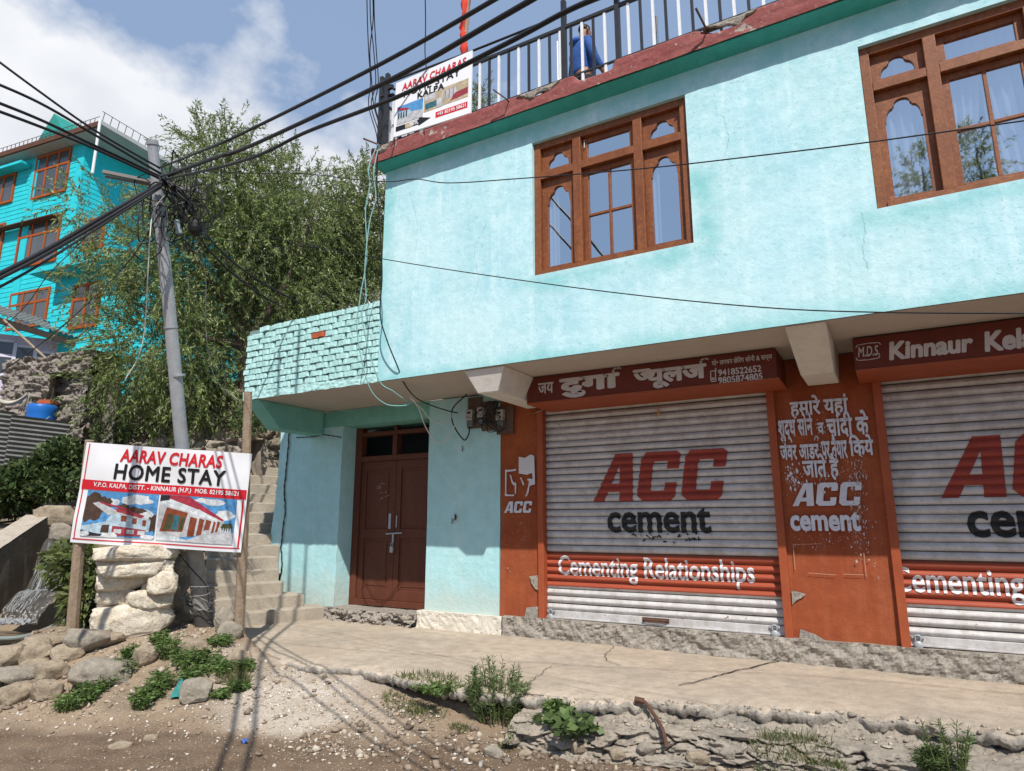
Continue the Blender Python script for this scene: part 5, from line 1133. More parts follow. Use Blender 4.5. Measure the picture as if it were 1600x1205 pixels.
cable('dark wire running from the balcony corner down to the stair wall', [(378, 640, 8.4), (345, 660, 8.6), (318, 700, 8.6)], .006, CBL, GT, 'thin_cable')
GV = 'wires hanging at the left corner of the house'
lv = ['leftmost dark wire rising past the roof corner', 'dark wire rising past the roof corner, next to the leftmost', 'third dark wire rising past the roof corner', 'dark wire nearest the roof sign, rising past the roof corner']
for i, (a, b, c_) in enumerate(((573, 576, 582), (578, 584, 586), (582, 578, 590), (584, 588, 592))):
    cable(lv[i], [(a, -20, 7.5), (a+1, 30, 7.6), (b, 80, 7.7), (b+3, 130, 7.75), (c_-6, 165, 7.8), (c_+5, 205, 7.8), (590, 222, 7.8)], .006, group=GV, name='hanging_wire', cat='wire')
cable('single thin wire dropping from the sky to the top of the roof sign', [(664, -20, 7.5), (665, 40, 7.7), (664, 80, 7.8), (666, 105, 7.8)], .006, group=GV, name='hanging_wire', cat='wire')
cable('dark cable down the left edge of the upper wall and on to the meters', [(590, 225, 7.9), (589, 290, 7.95), (594, 360, 7.95), (597, 430, 7.95), (594, 490, 7.95), (604, 530, 7.9), (622, 575, 7.9), (632, 600, 8.1), (655, 625, 8.5), (700, 642, 8.9), (735, 648, 9.05)], .008, group=GV, name='hanging_wire', cat='wire')
cable('pale teal wire hanging in front of the brick parapet, left one', [(590, 226, 7.85), (576, 262, 7.8), (578, 290, 7.8), (571, 330, 7.8), (573, 400, 7.8), (562, 470, 7.75), (558, 520, 7.75), (575, 600, 7.8), (600, 630, 7.9), (630, 634, 8.0), (646, 628, 8.1)], .0065, CTL, GV, 'hanging_wire', 'wire')
cable('pale teal wire hanging in front of the brick parapet, right one', [(592, 226, 7.85), (584, 270, 7.8), (587, 310, 7.8), (577, 350, 7.8), (570, 420, 7.75), (572, 465, 7.75), (566, 500, 7.75), (590, 590, 7.8), (615, 612, 7.9), (640, 630, 8.1)], .0065, CTL, GV, 'hanging_wire', 'wire')
cable('white wire looping below the jetty in front of the door', [(642, 620, 8.2), (655, 640, 8.3), (664, 665, 8.35), (680, 690, 8.4), (697, 688, 8.45), (712, 662, 8.5), (713, 658, 8.5)], .007, CWH, GV, 'hanging_wire', 'wire')
cable('upper white wire loop below the jetty, right of the door', [(640, 622, 8.2), (660, 640, 8.35), (672, 655, 8.4), (690, 662, 8.5), (704, 655, 8.6), (705, 645, 8.7)], .006, CWH, GV, 'hanging_wire', 'wire')
cable('thin black wire running along the jetty from the meters to the jeweller board', [(800, 660, 9.0), (850, 640, 8.2), (950, 605, 7.9), (992, 578, 7.6), (1012, 570, 7.5)], .004, CGR, GV, 'hanging_wire', 'wire')

for i, o_ in enumerate((0., .16)):
    G_ = [PZ(345+40*i, 1180, .03), PZ(400+22*i, 1040, .03), PZ(440+25*i, 970, .27)]; Lh = np.array(SUNDIR)/abs(SUNDIR[2]); m = MB()
    pp = [p-Lh*h for p, h in zip(G_, (4.6+o_, 5.4+o_, 6.2+o_))]; pp = [pp[0]*2.2-pp[1]*1.2]+pp+[pp[2]*2-pp[1]]; m.tube(spline(pp, 8), .020, 6); o = m.build('overhead_cable', CBL, None, loc=pp[0])
    tag(o, ('service cable high over the street, known by its shadow across the pavement', 'second service cable high over the street, throwing the fainter shadow beside the first')[i], 'cable', 'service cables over the street')
# ---- roadside banner
DB = 7.36
bt = thing('home_stay_banner', P(240, 1000, DB), 'white home stay banner with two photographs, stretched between two wooden posts', 'banner')
wr = lambda u, v: .012*math.sin(u*9+v*4)*math.sin(v*6+1)+.010*float(vn(np.array([u*7.]), np.array([v*5.]), 3)[0])+.02*(1-abs(2*u-1))
M = quadmap(P(136, 691, DB), P(394.5, 709, DB), P(110, 847, DB), P(377, 863, DB), wr=wr)
m = MB(); m.grid(lambda a, b: M(a, b, 0), 60, 36); m.build('sheet', BWHT, bt, smooth=True)
m = MB(); qtext(m, M, *T('AARAV CHARAS', .032, .08, 1.06), .22, .83, .832, .963, .006); m.build('lettering', BRED, bt)
m = MB(); qtext(m, M, *T('HOME STAY', .026, .0, 1.08), .20, .86, .655, .815, .006); m.build('lettering', BBLK, bt)
m = MB(); qpoly(m, M, R4(.012, .995, .535, .632), .005)
qpoly(m, M, R4(.018, .024, .04, .99), .0045); qpoly(m, M, R4(.012, .99, .035, .046), .0045); qpoly(m, M, R4(.975, .985, .05, .53), .0045); m.build('red_bands', BRED, bt)
m = MB(); qtext(m, M, *T('V.P.O. KALPA, DISTT. - KINNAUR (H.P.)  MOB. 82195 58621', .022, .05, 1.05), .085, .95, .555, .615, .0075); m.build('lettering', BWHT, bt)
m = MB(); A0, A1, c0, c1 = .055, .485, .075, .53
def sp(pts, k, mi, a0=A0, a1=A1): qpoly(m, M, [(a0+(a1-a0)*x, c0+(c1-c0)*y) for x, y in pts], k, mi)
sp(R4(0, 1, 0, 1), .0050, 0)
for i, (x, y, rx, ry) in enumerate(((.72, .86, .20, .10), (.80, .55, .17, .12), (.38, .78, .10, .07), (.60, .80, .10, .06))): sp(blob((x, y), rx, ry, 14, .2, i), .0054+.0001*i, 1)
for i, (x, y, rx, ry) in enumerate(((.10, .62, .20, .28), (.26, .74, .12, .14), (.54, .68, .10, .07), (.70, .62, .14, .07), (.97, .35, .08, .2))): sp([(min(max(a, 0), 1), b) for a, b in blob((x, y), rx, ry, 16, .3, 10+i)], .0060+.0001*i, 2)
sp([(0, .22), (.32, .34), (.40, .56), (.62, .52), (.93, .44), (.92, .16), (.40, .10), (.22, .06), (0, .10)], .0068, 3); sp([(.10, .72), (.18, .76), (.44, .60), (.90, .46), (.92, .40), (.42, .52), (.34, .48)], .0072, 7)
sp([(.20, .73), (.21, .765), (.48, .69), (.66, .62), (.66, .59), (.46, .655)], .0075, 5); sp([(.43, .64), (.45, .56), (.80, .46), (.84, .52), (.64, .60)], .0074, 10)
for x, y, w in ((.52, .36, .075), (.68, .32, .06), (.82, .29, .05)): sp(R4(x, x+w, y, y+.13), .0076, 4)
sp([(.42, .26), (.88, .20), (.87, .06), (.42, .04)], .0074, 10); sp([(.28, .26), (.38, .28), (.38, .10), (.27, .10)], .0075, 2)
for x, y in ((.45, .13), (.62, .13), (.77, .12)): sp(R4(x, x+.10, y-.03, y+.06), .0079, 7)
sp([(0, .07), (.42, .03), (1, 0), (0, 0)], .0080, 7); sp([(0, .14), (.2, .08), (.45, .03), (0, 0)], .0083, 6)
for i, (x, rx) in enumerate(((.40, .12), (.92, .10), (.06, .08))): sp([(min(max(a, 0), 1), max(b, 0)) for a, b in blob((x, .05), rx, .06, 10, .25, 30+i)], .0086+.0001*i, 1)
A0, A1 = .495, .945
def sp(pts, k, mi): qpoly(m, M, [(A0+(A1-A0)*x, c0+(c1-c0)*y) for x, y in pts], k, mi)
sp(R4(0, 1, 0, 1.0), .0050, 0)
for i, (x, y, rx, ry) in enumerate(((.70, .90, .14, .08), (.86, .62, .13, .12), (.55, .93, .1, .05))): sp(blob((x, y), rx, ry, 14, .2, 50+i), .0054+.0001*i, 1)
sp([(0, .88), (.10, .80), (.62, .60), (.86, .52), (.88, .26), (0, 0)], .0060, 7); sp([(0, .88), (.16, .98), (.84, .54), (.86, .48), (.60, .56), (.06, .80)], .0064, 1); sp([(.12, 1.), (.36, 1.0), (.86, .53), (.84, .50), (.55, .70), (.12, .93)], .0068, 5); sp([(0, 1), (.12, 1), (.12, .90), (0, .86)], .0066, 6)
sp([(.10, .74), (.38, .64), (.34, .22), (.04, .20)], .0070, 4); sp([(.13, .60), (.20, .58), (.18, .24), (.08, .24)], .0074, 11); sp([(.21, .58), (.29, .56), (.27, .24), (.19, .25)], .0074, 9); sp([(.31, .56), (.36, .54), (.33, .25), (.29, .26)], .0074, 11)
for x, w, y0, y1 in ((.42, .09, .12, .56), (.54, .065, .16, .54), (.63, .07, .28, .52), (.73, .03, .22, .50), (.78, .035, .24, .50)): sp([(x, y1), (x+w, y1-.03), (x+w-.015, y0+.02), (x-.015, y0)], .0072, 4)
sp([(.34, 0), (.62, .20), (.90, .30), (1, .26), (1, 0)], .0076, 7); sp([(0, .30), (.04, .18), (.40, .04), (.34, 0), (0, 0)], .0076, 1)
sp(blob((.90, .38), .09, .10, 12, .3, 70), .0078, 11)
for i in range(6): sp(R4(.80+.03*i, .812+.03*i, .25, .35), .0082, 1)
m.build('printed_photos', PC, bt)
m = MB(); m.tube([P(140, 688, DB+.06), P(124, 850, DB+.06), P(112, 1000, DB+.05)], [.045, .06, .068], 9); m.build('post', POST, bt)
m = MB(); m.tube([P(388, 612, DB+.07), P(382, 800, DB+.07), P(372, 1026, DB+.07)], [.045, .055, .06], 9); m.build('post', POST, bt)
# ================================================================ houses up the slope
TURQ = weather('turquoise_boards', (.012, .50, .58), (.03, .56, .63), nscale=2.0, grain=((.01, .36, .42), 5., .3), bump=.2)
ORW = weather('orange_window_wood', (.36, .085, .015), (.28, .06, .012), nscale=4., bump=.1)
ROOFB = weather('brown_eave', (.12, .055, .035), (.09, .04, .025), nscale=3., bump=.2); TIN = weather('grey_tin_roof', (.25, .245, .235), (.19, .185, .18), nscale=2., grain=((.18, .15, .13), 8., .5), rough=.6, bump=.2)
EA = math.radians(8); e1 = np.array((math.cos(EA), math.sin(EA), 0)); e2 = np.array((-math.sin(EA), math.cos(EA), 0)); ez = np.array((0, 0, 1.))
HC = P(136, 228, 28.); ht = thing('turquoise_house', (HC[0], HC[1], HC[2]-10.2), 'bright turquoise boarded three-storey house with orange windows and a flat eaves roof', 'house')
def hp(a, b, c): return HC+e1*a+e2*b+ez*c            # a right along the front, b back, c up from the wall top
def hbox(m, a0, a1, b0, b1, c0, c1, mi=0): m.obox(hp(a0, b0, c0), e1*(a1-a0), e2*(b1-b0), ez*(c1-c0), mi)
def boards(nm, a0, a1, b, c0, c1, side=False):          # horizontal lapped boards
    m = MB(); n = int((c1-c0)/.21)
    for k in range(n):
        z0 = c0+(c1-c0)*k/n; z1 = c0+(c1-c0)*(k+1)/n
        if not side: m.add([hp(a0, b-.014, z0), hp(a1, b-.014, z0), hp(a1, b, z1), hp(a0, b, z1), hp(a0, b, z0), hp(a1, b, z0)], [(0, 1, 2, 3), (4, 5, 1, 0)])
        else: m.add([hp(a0+.014, b, z0), hp(a0+.014, a1, z0), hp(a0, a1, z1), hp(a0, b, z1), hp(a0, b, z0), hp(a0, a1, z0)], [(0, 1, 2, 3), (4, 5, 1, 0)])
    m.build(nm, TURQ, ht)
m = MB(); hbox(m, -14, -.04, .04, 9, -10.5, .25); m.build('core', TURQ, ht)
boards('front_boards', -14, 0, 0, -10.5, .2); boards('side_boards', 0, 9, 0, -10.5, .2, True)
m = MB(); hbox(m, -14, 1.5, -.52, 9.6, .22, .34); m.build('roof_slab', weather('eave_soffit', (.42, .40, .37), (.34, .32, .30), bump=.1), ht)
m = MB(); hbox(m, -14, 1.50, -.60, -.522, .24, .46); m.build('fascia', ROOFB, ht)
m = MB(); hbox(m, 1.502, 1.60, -.60, 9.6, .27, .44); m.build('gutter', weather('pale_gutter', (.45, .46, .46), (.38, .39, .39), bump=.1), ht)
m = MB(); m.tube([hp(1.55, -.62, .46), hp(1.55, -.62, -.2), hp(1.50, -.6, -1.9)], .055, 9); m.build('downpipe', WHTM, ht)
m = MB()
for i in range(34): q = -8.2+.28*i; m.tube([hp(q, -.5, .44), hp(q, -.5, .74)], .016, 4)
for i in range(28): q = -.5+.33*i; m.tube([hp(1.5, q, .44), hp(1.5+.10, q, .84)], .016, 4)
m.tube([hp(-14, -.5, .74), hp(1.3, -.5, .74)], .016, 4); m.tube([hp(1.6, -.6, .84), hp(1.6, 8.6, .84)], .016, 4); m.build('roof_railing', weather('thin_iron', (.10, .09, .085), (.14, .12, .11)), ht)
m = MB(); q = -1.75   # steep little gable on the roof
m.add([hp(q-1.0, -.45, .36), hp(q+1.0, -.45, .36), hp(q, -.45, 1.7), hp(q-1.0, 2.6, .36), hp(q+1.0, 2.6, .36), hp(q, 2.6, 1.7)], [(0, 1, 2), (3, 5, 4), (1, 4, 5, 2), (0, 2, 5, 3)]); m.build('roof_gable', weather('green_tin', (.02, .22, .19), (.03, .28, .24), nscale=3., bump=.1), ht)
def hwin(xl, yt, xr, yb, cols=3, b=0.):
    def onw(x, y):
        d = ray(x, y); n = -e2; o = HC+e2*b; t_ = ((o-CAMP)@n)/(d@n); p = CAMP+d*t_; return (p-HC)@e1, p[2]-HC[2]
    a0, c1 = onw(xl, yt); a1, c0 = onw(xr, yb); m = MB(); f = .10
    hbox(m, a0, a0+f, b-.07, b+.02, c0, c1); hbox(m, a1-f, a1, b-.07, b+.02, c0, c1); hbox(m, a0+f, a1-f, b-.069, b+.02, c1-f, c1); hbox(m, a0+f, a1-f, b-.08, b+.02, c0, c0+f)
    zt = c1-(c1-c0)*.34; hbox(m, a0+f, a1-f, b-.066, b+.02, zt-.05, zt+.05)
    for k in range(1, cols): q = a0+(a1-a0)*k/cols; hbox(m, q-.05, q+.05, b-.064, b+.02, c0+f, zt-.051); hbox(m, q-.05, q+.05, b-.063, b+.02, zt+.051, c1-f)
    w = m.build('window', ORW, ht)
    m = MB(); m.add([hp(a0+.05, b-.042, c0+.05), hp(a1-.05, b-.042, c0+.05), hp(a1-.05, b-.042, c1-.05), hp(a0+.05, b-.042, c1-.05)], [(0, 1, 2, 3)]); m.build('pane', weather('far_glass', (.035, .045, .055), (.06, .07, .08), rough=.12, spec=.8, bump=0), w)
for q in ((60, 247, 104, 299), (-22, 266, 20, 316), (34, 350, 88, 408), (-42, 362, 0, 412), (19, 460, 72, 508)): hwin(*q)
m = MB(); hbox(m, -14, -1.0, -.38, -.04, -3.12, -3.08); m.build('storey_awning', ROOFB, ht)
m = MB()
for q in (-.42, -3.35, -6.6, -9.8): hbox(m, q, q+.42, -.055, .02, -10.5, -.02)
m.build('pilaster', TURQ, ht)
m = MB(); hbox(m, -14, -3.4, -.5, -.04, -.28, -.16); m.build('eave_beam', TURQ, ht)
# lower wing, nearer to us, mostly behind the willow
m = MB(); hbox(m, 3.5, 8.2, -2.6, 5, -11.8, -7.4); m.build('lower_wing', TURQ, ht)
m = MB(); n = 20
for k in range(n): z0 = -11.8+4.4*k/n; m.add([hp(3.5, -2.622, z0), hp(8.2, -2.622, z0), hp(8.2, -2.605, z0+.22), hp(3.5, -2.605, z0+.22), hp(3.5, -2.605, z0), hp(8.2, -2.605, z0)], [(0, 1, 2, 3), (4, 5, 1, 0)])
m.build('wing_boards', TURQ, ht)
m = MB(); hbox(m, 3.1, 8.5, -3.3, 5, -7.39, -7.22); m.build('wing_roof', TURQ, ht)
hwin(118, 447, 152, 510, 2, -2.62); hwin(135, 345, 160, 388, 2, 0)
m = MB()
for i in range(4): m.tube([hp(.9+.0*i, 2.2, -1.35-.16*i), hp(.9, 5.2, -1.35-.16*i)], .03, 5)
m.build('white_balustrade', WHTM, ht)
# ---- low lilac house under a corrugated roof
LIL = weather('lilac_paint', (.50, .44, .60), (.58, .53, .66), nscale=2.5, grain=((.36, .32, .42), 7., .4), bump=.2)
DL = 21.; la = P(-60, 486, DL); lb = P(146, 548, DL+1.6); lt = thing('lilac_house', (la[0], la[1], la[2]-2.5), 'low lilac house with a grey corrugated roof above the rubble wall', 'house')
ld = (lb-la); ld[2] = 0; Ln = np.linalg.norm(ld); ld /= Ln; lnn = np.array((ld[1], -ld[0], 0)); lz = la[2]; sl_ = (lb[2]-la[2])/Ln
if lnn@(CAMP-la) < 0: lnn = -lnn
m = MB(); m.obox(la+np.array((0, 0, -3.0)), ld*Ln, -lnn*3.5, np.array((0, 0, 2.4))); m.build('wall', LIL, lt)
def rf(a, b): return la+ld*(Ln*1.06*a)+np.array((0, 0, sl_*Ln*a*1.06))+lnn*(.75-2.6*b)+ez*(.85*b+.12+.03*math.sin(a*Ln*1.06*42))
m = MB(); m.grid(rf, 420, 3); m.grid(lambda a, b: rf(a, 1-b)-ez*.02, 420, 3); m.build('corrugated_roof', TIN, lt)
m = MB(); m.obox(la+lnn*.68+ez*(-.18), ld*Ln*1.05+ez*sl_*Ln*1.05, -lnn*.06, ez*.20); m.build('fascia', weather('dark_fascia', (.03, .022, .02), (.045, .035, .03)), lt)
for i in range(6):
    a0 = Ln*(.10+.15*i); zz = la[2]+sl_*a0-.62; w = Ln*.15
    m = MB()
    for (c0, c1) in ((-.52, -.42), (-.02, .06), (-1.15, -1.05)): m.obox(la+ld*a0+lnn*.02+ez*(zz-la[2]+c0), ld*w, -lnn*.1, ez*(c1-c0))
    m.obox(la+ld*(a0)+lnn*.035+ez*(zz-la[2]-1.2), ld*.10, -lnn*.1, ez*1.3); f = m.build('window', weather('pale_lilac', (.64, .60, .72), (.56, .52, .64)), lt)
    m = MB(); m.obox(la+ld*(a0+.1)+lnn*.008+ez*(zz-la[2]-1.1), ld*(w-.1), -lnn*.02, ez*1.12); m.build('pane', bpy.data.materials['far_glass'], f)
m = MB(); q0 = P(6, 500, 20); q1 = P(74, 562, 19.6); m.tube([q0, q1], .035, 6); o = m.build('bamboo_pole', POST, None, loc=q1); tag(o, 'pale thin pole leaning against the lilac house roof', 'pole')
# ---- rubble walls
A = P(8, 560, 16.2); Bp = P(142, 575, 15.2)
rubble('stone_wall', A, Bp, 2.6, A[2]-.05, .8, 'tall sunlit grey rubble wall below the lilac house', 'stone wall', mat=weather('grey_rubble', (.22, .195, .17), (.30, .27, .24), nscale=3., grain=((.14, .12, .105), 7., .6), bump=1., bscale=12), cell=5.6, amp=.11, seed=21, nu=220, nv=150)
A2 = P(142, 575, 15.25); B2_ = P(196, 575, 17.4)
rubble('stone_wall', A2, B2_, 2.2, A2[2]-.12, .8, 'shaded return of the grey rubble wall, left of the willow', 'stone wall', cell=3.0, amp=.14, seed=22)
A3 = P(185, 625, 16.8); B3 = P(330, 650, 15.0)
rubble('stone_wall', A3, B3, 1.6, A3[2]-.1, .7, 'brownish rubble wall under the willow branches', 'stone wall', cell=4.6, amp=.11, seed=23)
A4 = P(322, 590, 14.2); B4 = P(470, 655, 12.3)
rubble('stone_wall', A4, B4, 2.0, 4.5, .6, 'dark dry-stone wall at the top of the stairs', 'stone wall', mat=weather('mossy_rubble', (.20, .17, .13), (.26, .22, .17), nscale=3., grain=((.09, .08, .05), 6., .6), bump=1., bscale=14), cell=3.6, amp=.15, seed=24)
A5 = P(268, 688, 12.6); B5 = P(372, 705, 11.3)
rubble('stone_wall', A5, B5, 1.2, 3.0, .5, 'low earth-brown rubble wall behind the banner top, beside the upper stairs', 'stone wall', cell=2.6, amp=.14, seed=25)
# upper stone steps winding on up the hill
t = thing('hill_steps', P(350, 690, 13.0), 'worn stone steps winding up the hill behind the pole', 'steps')
for k in range(7):
    q = P(352-5*k, 690-15*k, 12.9+.35*k); m = MB()
    m.grid(lambda a, b: tuple(q+_r*(-.9+1.5*a)+np.array((*SD, 0))*(.42*max(0, b-.5)*2)+ez*(-.20*(1-min(1, 2*b))+.03*float(vn(np.array([a*9.]), np.array([k*3.]), 4)[0]))), 14, 4); m.build('step', STEP, t)
# ---- corrugated fence, drum, cloth
fa = P(-60, 634, 12.6); fb = P(112, 655, 13.2); fd = fb-fa; FL = np.linalg.norm(fd)
t = thing('tin_fence', fa-ez*1.2, 'dark corrugated metal sheet fence below the rubble wall', 'fence')
TIND = weather('weathered_tin', (.16, .17, .165), (.11, .115, .11), nscale=3., grain=((.08, .07, .06), 8., .5), rough=.6, bump=.2)
for i, (a0, a1, dz) in enumerate(((0, .47, .0), (.45, 1., -.06))):
    m = MB(); m.grid(lambda a, b: tuple(fa+fd*(a0+(a1-a0)*a)+ez*(dz-1.15+1.15*b)+np.array((fd[1], -fd[0], 0))/FL*(.025*math.sin(b*1.15*72)+.02*i)), 4, 130); m.build('sheet', TIND, t)
c0 = P(64, 652, 13.3); t = thing('plastic_drum', c0-ez*.6, 'blue plastic drum standing behind the tin fence', 'drum')
BLU = weather('blue_plastic', (.012, .12, .45), (.015, .15, .5), rough=.4, bump=.02)
m = MB(); R_ = .25; V = []; pr = [(-.62, .95), (-.2, 1), (-.16, 1.03), (-.12, 1), (.06, 1), (.10, 1.04), (.19, 1.04), (.23, 1.0), (.24, .93), (.17, .92)]
m.add([c0+np.array((R_*k*math.cos(2*math.pi*j/28), R_*k*math.sin(2*math.pi*j/28), z)) for z, k in pr for j in range(28)], [(i*28+j, i*28+(j+1) % 28, (i+1)*28+(j+1) % 28, (i+1)*28+j) for i in range(len(pr)-1) for j in range(28)]+[tuple(range((len(pr)-1)*28, len(pr)*28))]); m.build('shell', BLU, t, smooth=True)
q = P(69, 629, 13.3); m = MB(); m.obox(q+_r*-.13-ez*.03, _r*.25, np.array((-.5, .8, 0))*.25, ez*.09); o = m.build('brick', BRKR, None, loc=q, bevel=.008); tag(o, 'red brick lying on the lid of the blue drum', 'brick')
t0 = P(-8, 616, 13.0); t1 = P(46, 612, 13.4); m = MB()
m.grid(lambda a, b: tuple(t0*(1-a)+t1*a-ez*(.30*4*a*(1-a)*.55+.10*b)+np.array((.3, -.5, 0))*.12*math.sin(b*3)), 24, 6)
for k in range(4): q = P(30+4*k, 636, 13.4); m.tube([t1-ez*.02, q-ez*.1], .012, 5)
o = m.build('cloth', weather('dirty_white_cloth', (.50, .47, .40), (.42, .39, .33), nscale=5., bump=.2), None, loc=t0, smooth=True); tag(o, 'dirty white cloth slung like a hammock above the tin fence', 'cloth')

# ================================================================ stream and its channel
t = thing('channel_wall', P(40, 880, 9.4), 'concrete wall of the water channel at the left edge, with a pale worn top', 'wall')
c_f = P(-70, 905, 8.6); c_b = P(78, 806, 11.0); z_top = lambda a: (c_f*(1-a)+c_b*a)[2]
cdv = c_b-c_f; cdv[2] = 0; cl = np.linalg.norm(cdv); cdv /= cl; cn = np.array((cdv[1], -cdv[0], 0))
if cn[0] < 0: cn = -cn
def cw(a, b):
    p = c_f+cdv*cl*a; z1 = z_top(a); n = float(fbm(np.array([a*9]), np.array([b*3]), 3, 4)[0])
    if b < .6: z = -.2+(z1+.2)*b/.6; return tuple(np.array((p[0], p[1], z))+cn*(n*.06+.06*(1-b/.6)))
    return tuple(np.array((p[0], p[1], z1+n*.03))-cn*((b-.6)/.4*.34))
m = MB(); m.grid(cw, 60, 40); m.build('wall_face', weather('wet_concrete', (.12, .105, .085), (.19, .165, .135), nscale=2., grain=((.09, .08, .065), 6., .6), bump=.8, bscale=20), t)
m = MB(); m.grid(lambda a, b: tuple(np.array((*(c_f+cdv*cl*a)[:2], z_top(a)+.012+.008*float(vn(np.array([a*20]), np.array([b*3]), 1)[0])))-cn*(-.005+.36*b)), 60, 4); m.build('coping', CONC, t)
WAT = bpy.data.materials.new('stream_water'); WAT.use_nodes = True; b = WAT.node_tree.nodes['Principled BSDF']; b.inputs['Base Color'].default_value = (.035, .030, .022, 1); b.inputs['Roughness'].default_value = .08; b.inputs['Specular IOR Level'].default_value = .6
nn = WAT.node_tree.nodes.new('ShaderNodeTexNoise'); nn.inputs['Scale'].default_value = 9; bb = WAT.node_tree.nodes.new('ShaderNodeBump'); bb.inputs['Strength'].default_value = .5; bb.inputs['Distance'].default_value = .03; WAT.node_tree.links.new(nn.outputs[0], bb.inputs['Height']); WAT.node_tree.links.new(bb.outputs[0], b.inputs['Normal'])
pz = .17; pc = P(40, 978, 8.5); L1 = P(-70, 968, 8.4); L2 = P(-70, 1010, 7.6); L3 = P(105, 992, 8.0); L4 = P(104, 960, 8.8)
m = MB(); qs = [PZ(-80, 965, pz), PZ(-80, 1012, pz), PZ(115, 1000, pz), PZ(112, 958, pz)]
m.grid(lambda a, b: tuple((qs[0]*(1-a)+qs[3]*a)*(1-b)+(qs[1]*(1-a)+qs[2]*a)*b), 30, 20); o = m.build('stream', WAT, smooth=True); tag(o, kind='structure')
# cascade: sheet of broken water over dark stone
def casc(a, b):                            # a across, b down
    top = P(72+40*a, 842+14*b*0, 10.3); mid = P(40+62*a, 922, 9.4); mid2 = P(28+66*a, 924, 9.15); bot = P(-2+60*a, 976, 8.75)
    if b < .45: k = b/.45; p = top*(1-k)+mid*k
    elif b < .55: k = (b-.45)/.1; p = mid*(1-k)+mid2*k
    else: k = (b-.55)/.45; p = mid2*(1-k)+bot*k; p = p+np.array((.3, -.5, 0))*.12*math.sin(k*3.1)
    n = float(fbm(np.array([a*7]), np.array([b*9]), 3, 5)[0]); return tuple(p+np.array((.4, -.7, .4))*n*.12)
m = MB(); m.grid(casc, 60, 60); o = m.build('stream_bed', weather('wet_dark_stone', (.045, .038, .03), (.075, .065, .05), nscale=5., rough=.25, spec=.6, bump=.8, bscale=14), smooth=True); tag(o, kind='structure')
m = MB(); g = np.random.default_rng(6)
FOAM = weather('white_water', (.40, .41, .41), (.25, .26, .26), rough=.3, bump=.3)
for k in range(60):
    a0 = g.beta(2.2, 2.6); b0 = g.choice([g.uniform(.02, .40), g.uniform(.48, .55)]); bl = g.uniform(.08, .4); nn_ = 12; pts = []
    for q in range(nn_): b_ = min(1, b0+bl*q/nn_); pts.append(np.array(casc(a0*(1. if b_ < .5 else .75), b_))+np.array((.4, -.7, .5))*(.012+.012*g.random()))
    m.tube(pts, [g.uniform(.001, .005) for _ in pts], 4)
for k in range(160):
    p = np.array(casc(g.uniform(0, .8), g.uniform(.93, 1.)))+np.array((.4, -.7, .3))*.03*g.random(); m.ball(p, g.uniform(.006, .022), 3)
o = m.build('cascade', FOAM, None); tag(o, kind='stuff')
m = MB(); m.tube(spline([P(-20, 998, 7.9), P(30, 996, 7.9), P(70, 984, 7.85), P(104, 968, 7.8)], 8), .022, 8); o = m.build('grey_hose', flat('pipe_grey', (.20, .23, .22)), None, loc=P(30, 996, 7.9)); tag(o, 'grey plastic pipe lying along the channel above the rock heap', 'pipe')
for i, (dy_, lb) in enumerate(((0, 'black hose along the path above the channel, upper of two'), (7, 'black hose along the path above the channel, lower of two'))):
    m = MB(); m.tube(spline([P(-20, 812+dy_, 11.5), P(50, 804+dy_, 11.5), P(90, 795+dy_, 11.4), P(125, 781+dy_*.3, 11.2)], 8), .022, 6); o = m.build('hose', CBL, None, loc=P(50, 804+dy_, 11.5)); tag(o, lb, 'hose')
for i, (x0, y0, x1, y1, D, lb) in enumerate(((60, 792, 122, 822, 11.2, 'flat pale slab forming the lip of the channel'), (92, 748, 130, 790, 11.8, 'brown block beside the banner post above the channel'), (-20, 820, 60, 850, 11.6, 'broad pale slab on the path left of the channel lip'), (78, 820, 108, 870, 10.6, 'dark stones at the head of the cascade'))):
    rockpx(x0, y0, x1, y1, D, ROCK if i != 3 else ROCKG, lb, 'stones around the channel head', seed=400+i, name='rock', cat='rock', blocky=.8)

# ================================================================ greenery
def leaves(name, C, D_, L_, Wd, cols, mat, parent, sag=.25, seed=0):   # one four-point blade per leaf
    n = len(C); g = np.random.default_rng(seed); D_ = D_/(np.linalg.norm(D_, axis=1, keepdims=True)+1e-9)
    r_ = g.normal(size=(n, 3)); S_ = np.cross(D_, r_); S_ /= (np.linalg.norm(S_, axis=1, keepdims=True)+1e-9); Nn = np.cross(D_, S_)
    L_ = np.broadcast_to(L_, (n,))[:, None]; Wd = np.broadcast_to(Wd, (n,))[:, None]
    mid = C+D_*L_*.45+Nn*L_*.06; V = np.stack([C, mid+S_*Wd/2, C+D_*L_-np.array((0, 0, 1.))*L_*sag*.5, mid-S_*Wd/2], 1).reshape(-1, 3)
    F = np.arange(4*n).reshape(n, 4); return npmesh(name, V, F, mat, parent=parent, col=np.repeat(cols, 4, 0))
def palette(n, cs, g, j=.25):
    c = np.array(cs)[g.integers(0, len(cs), n)]; return np.clip(c*(1+g.uniform(-j, j, (n, 1))), 0, 1)
WIL = [(.165, .23, .06), (.13, .19, .05), (.21, .275, .085), (.27, .32, .13), (.10, .15, .04), (.31, .35, .18)]
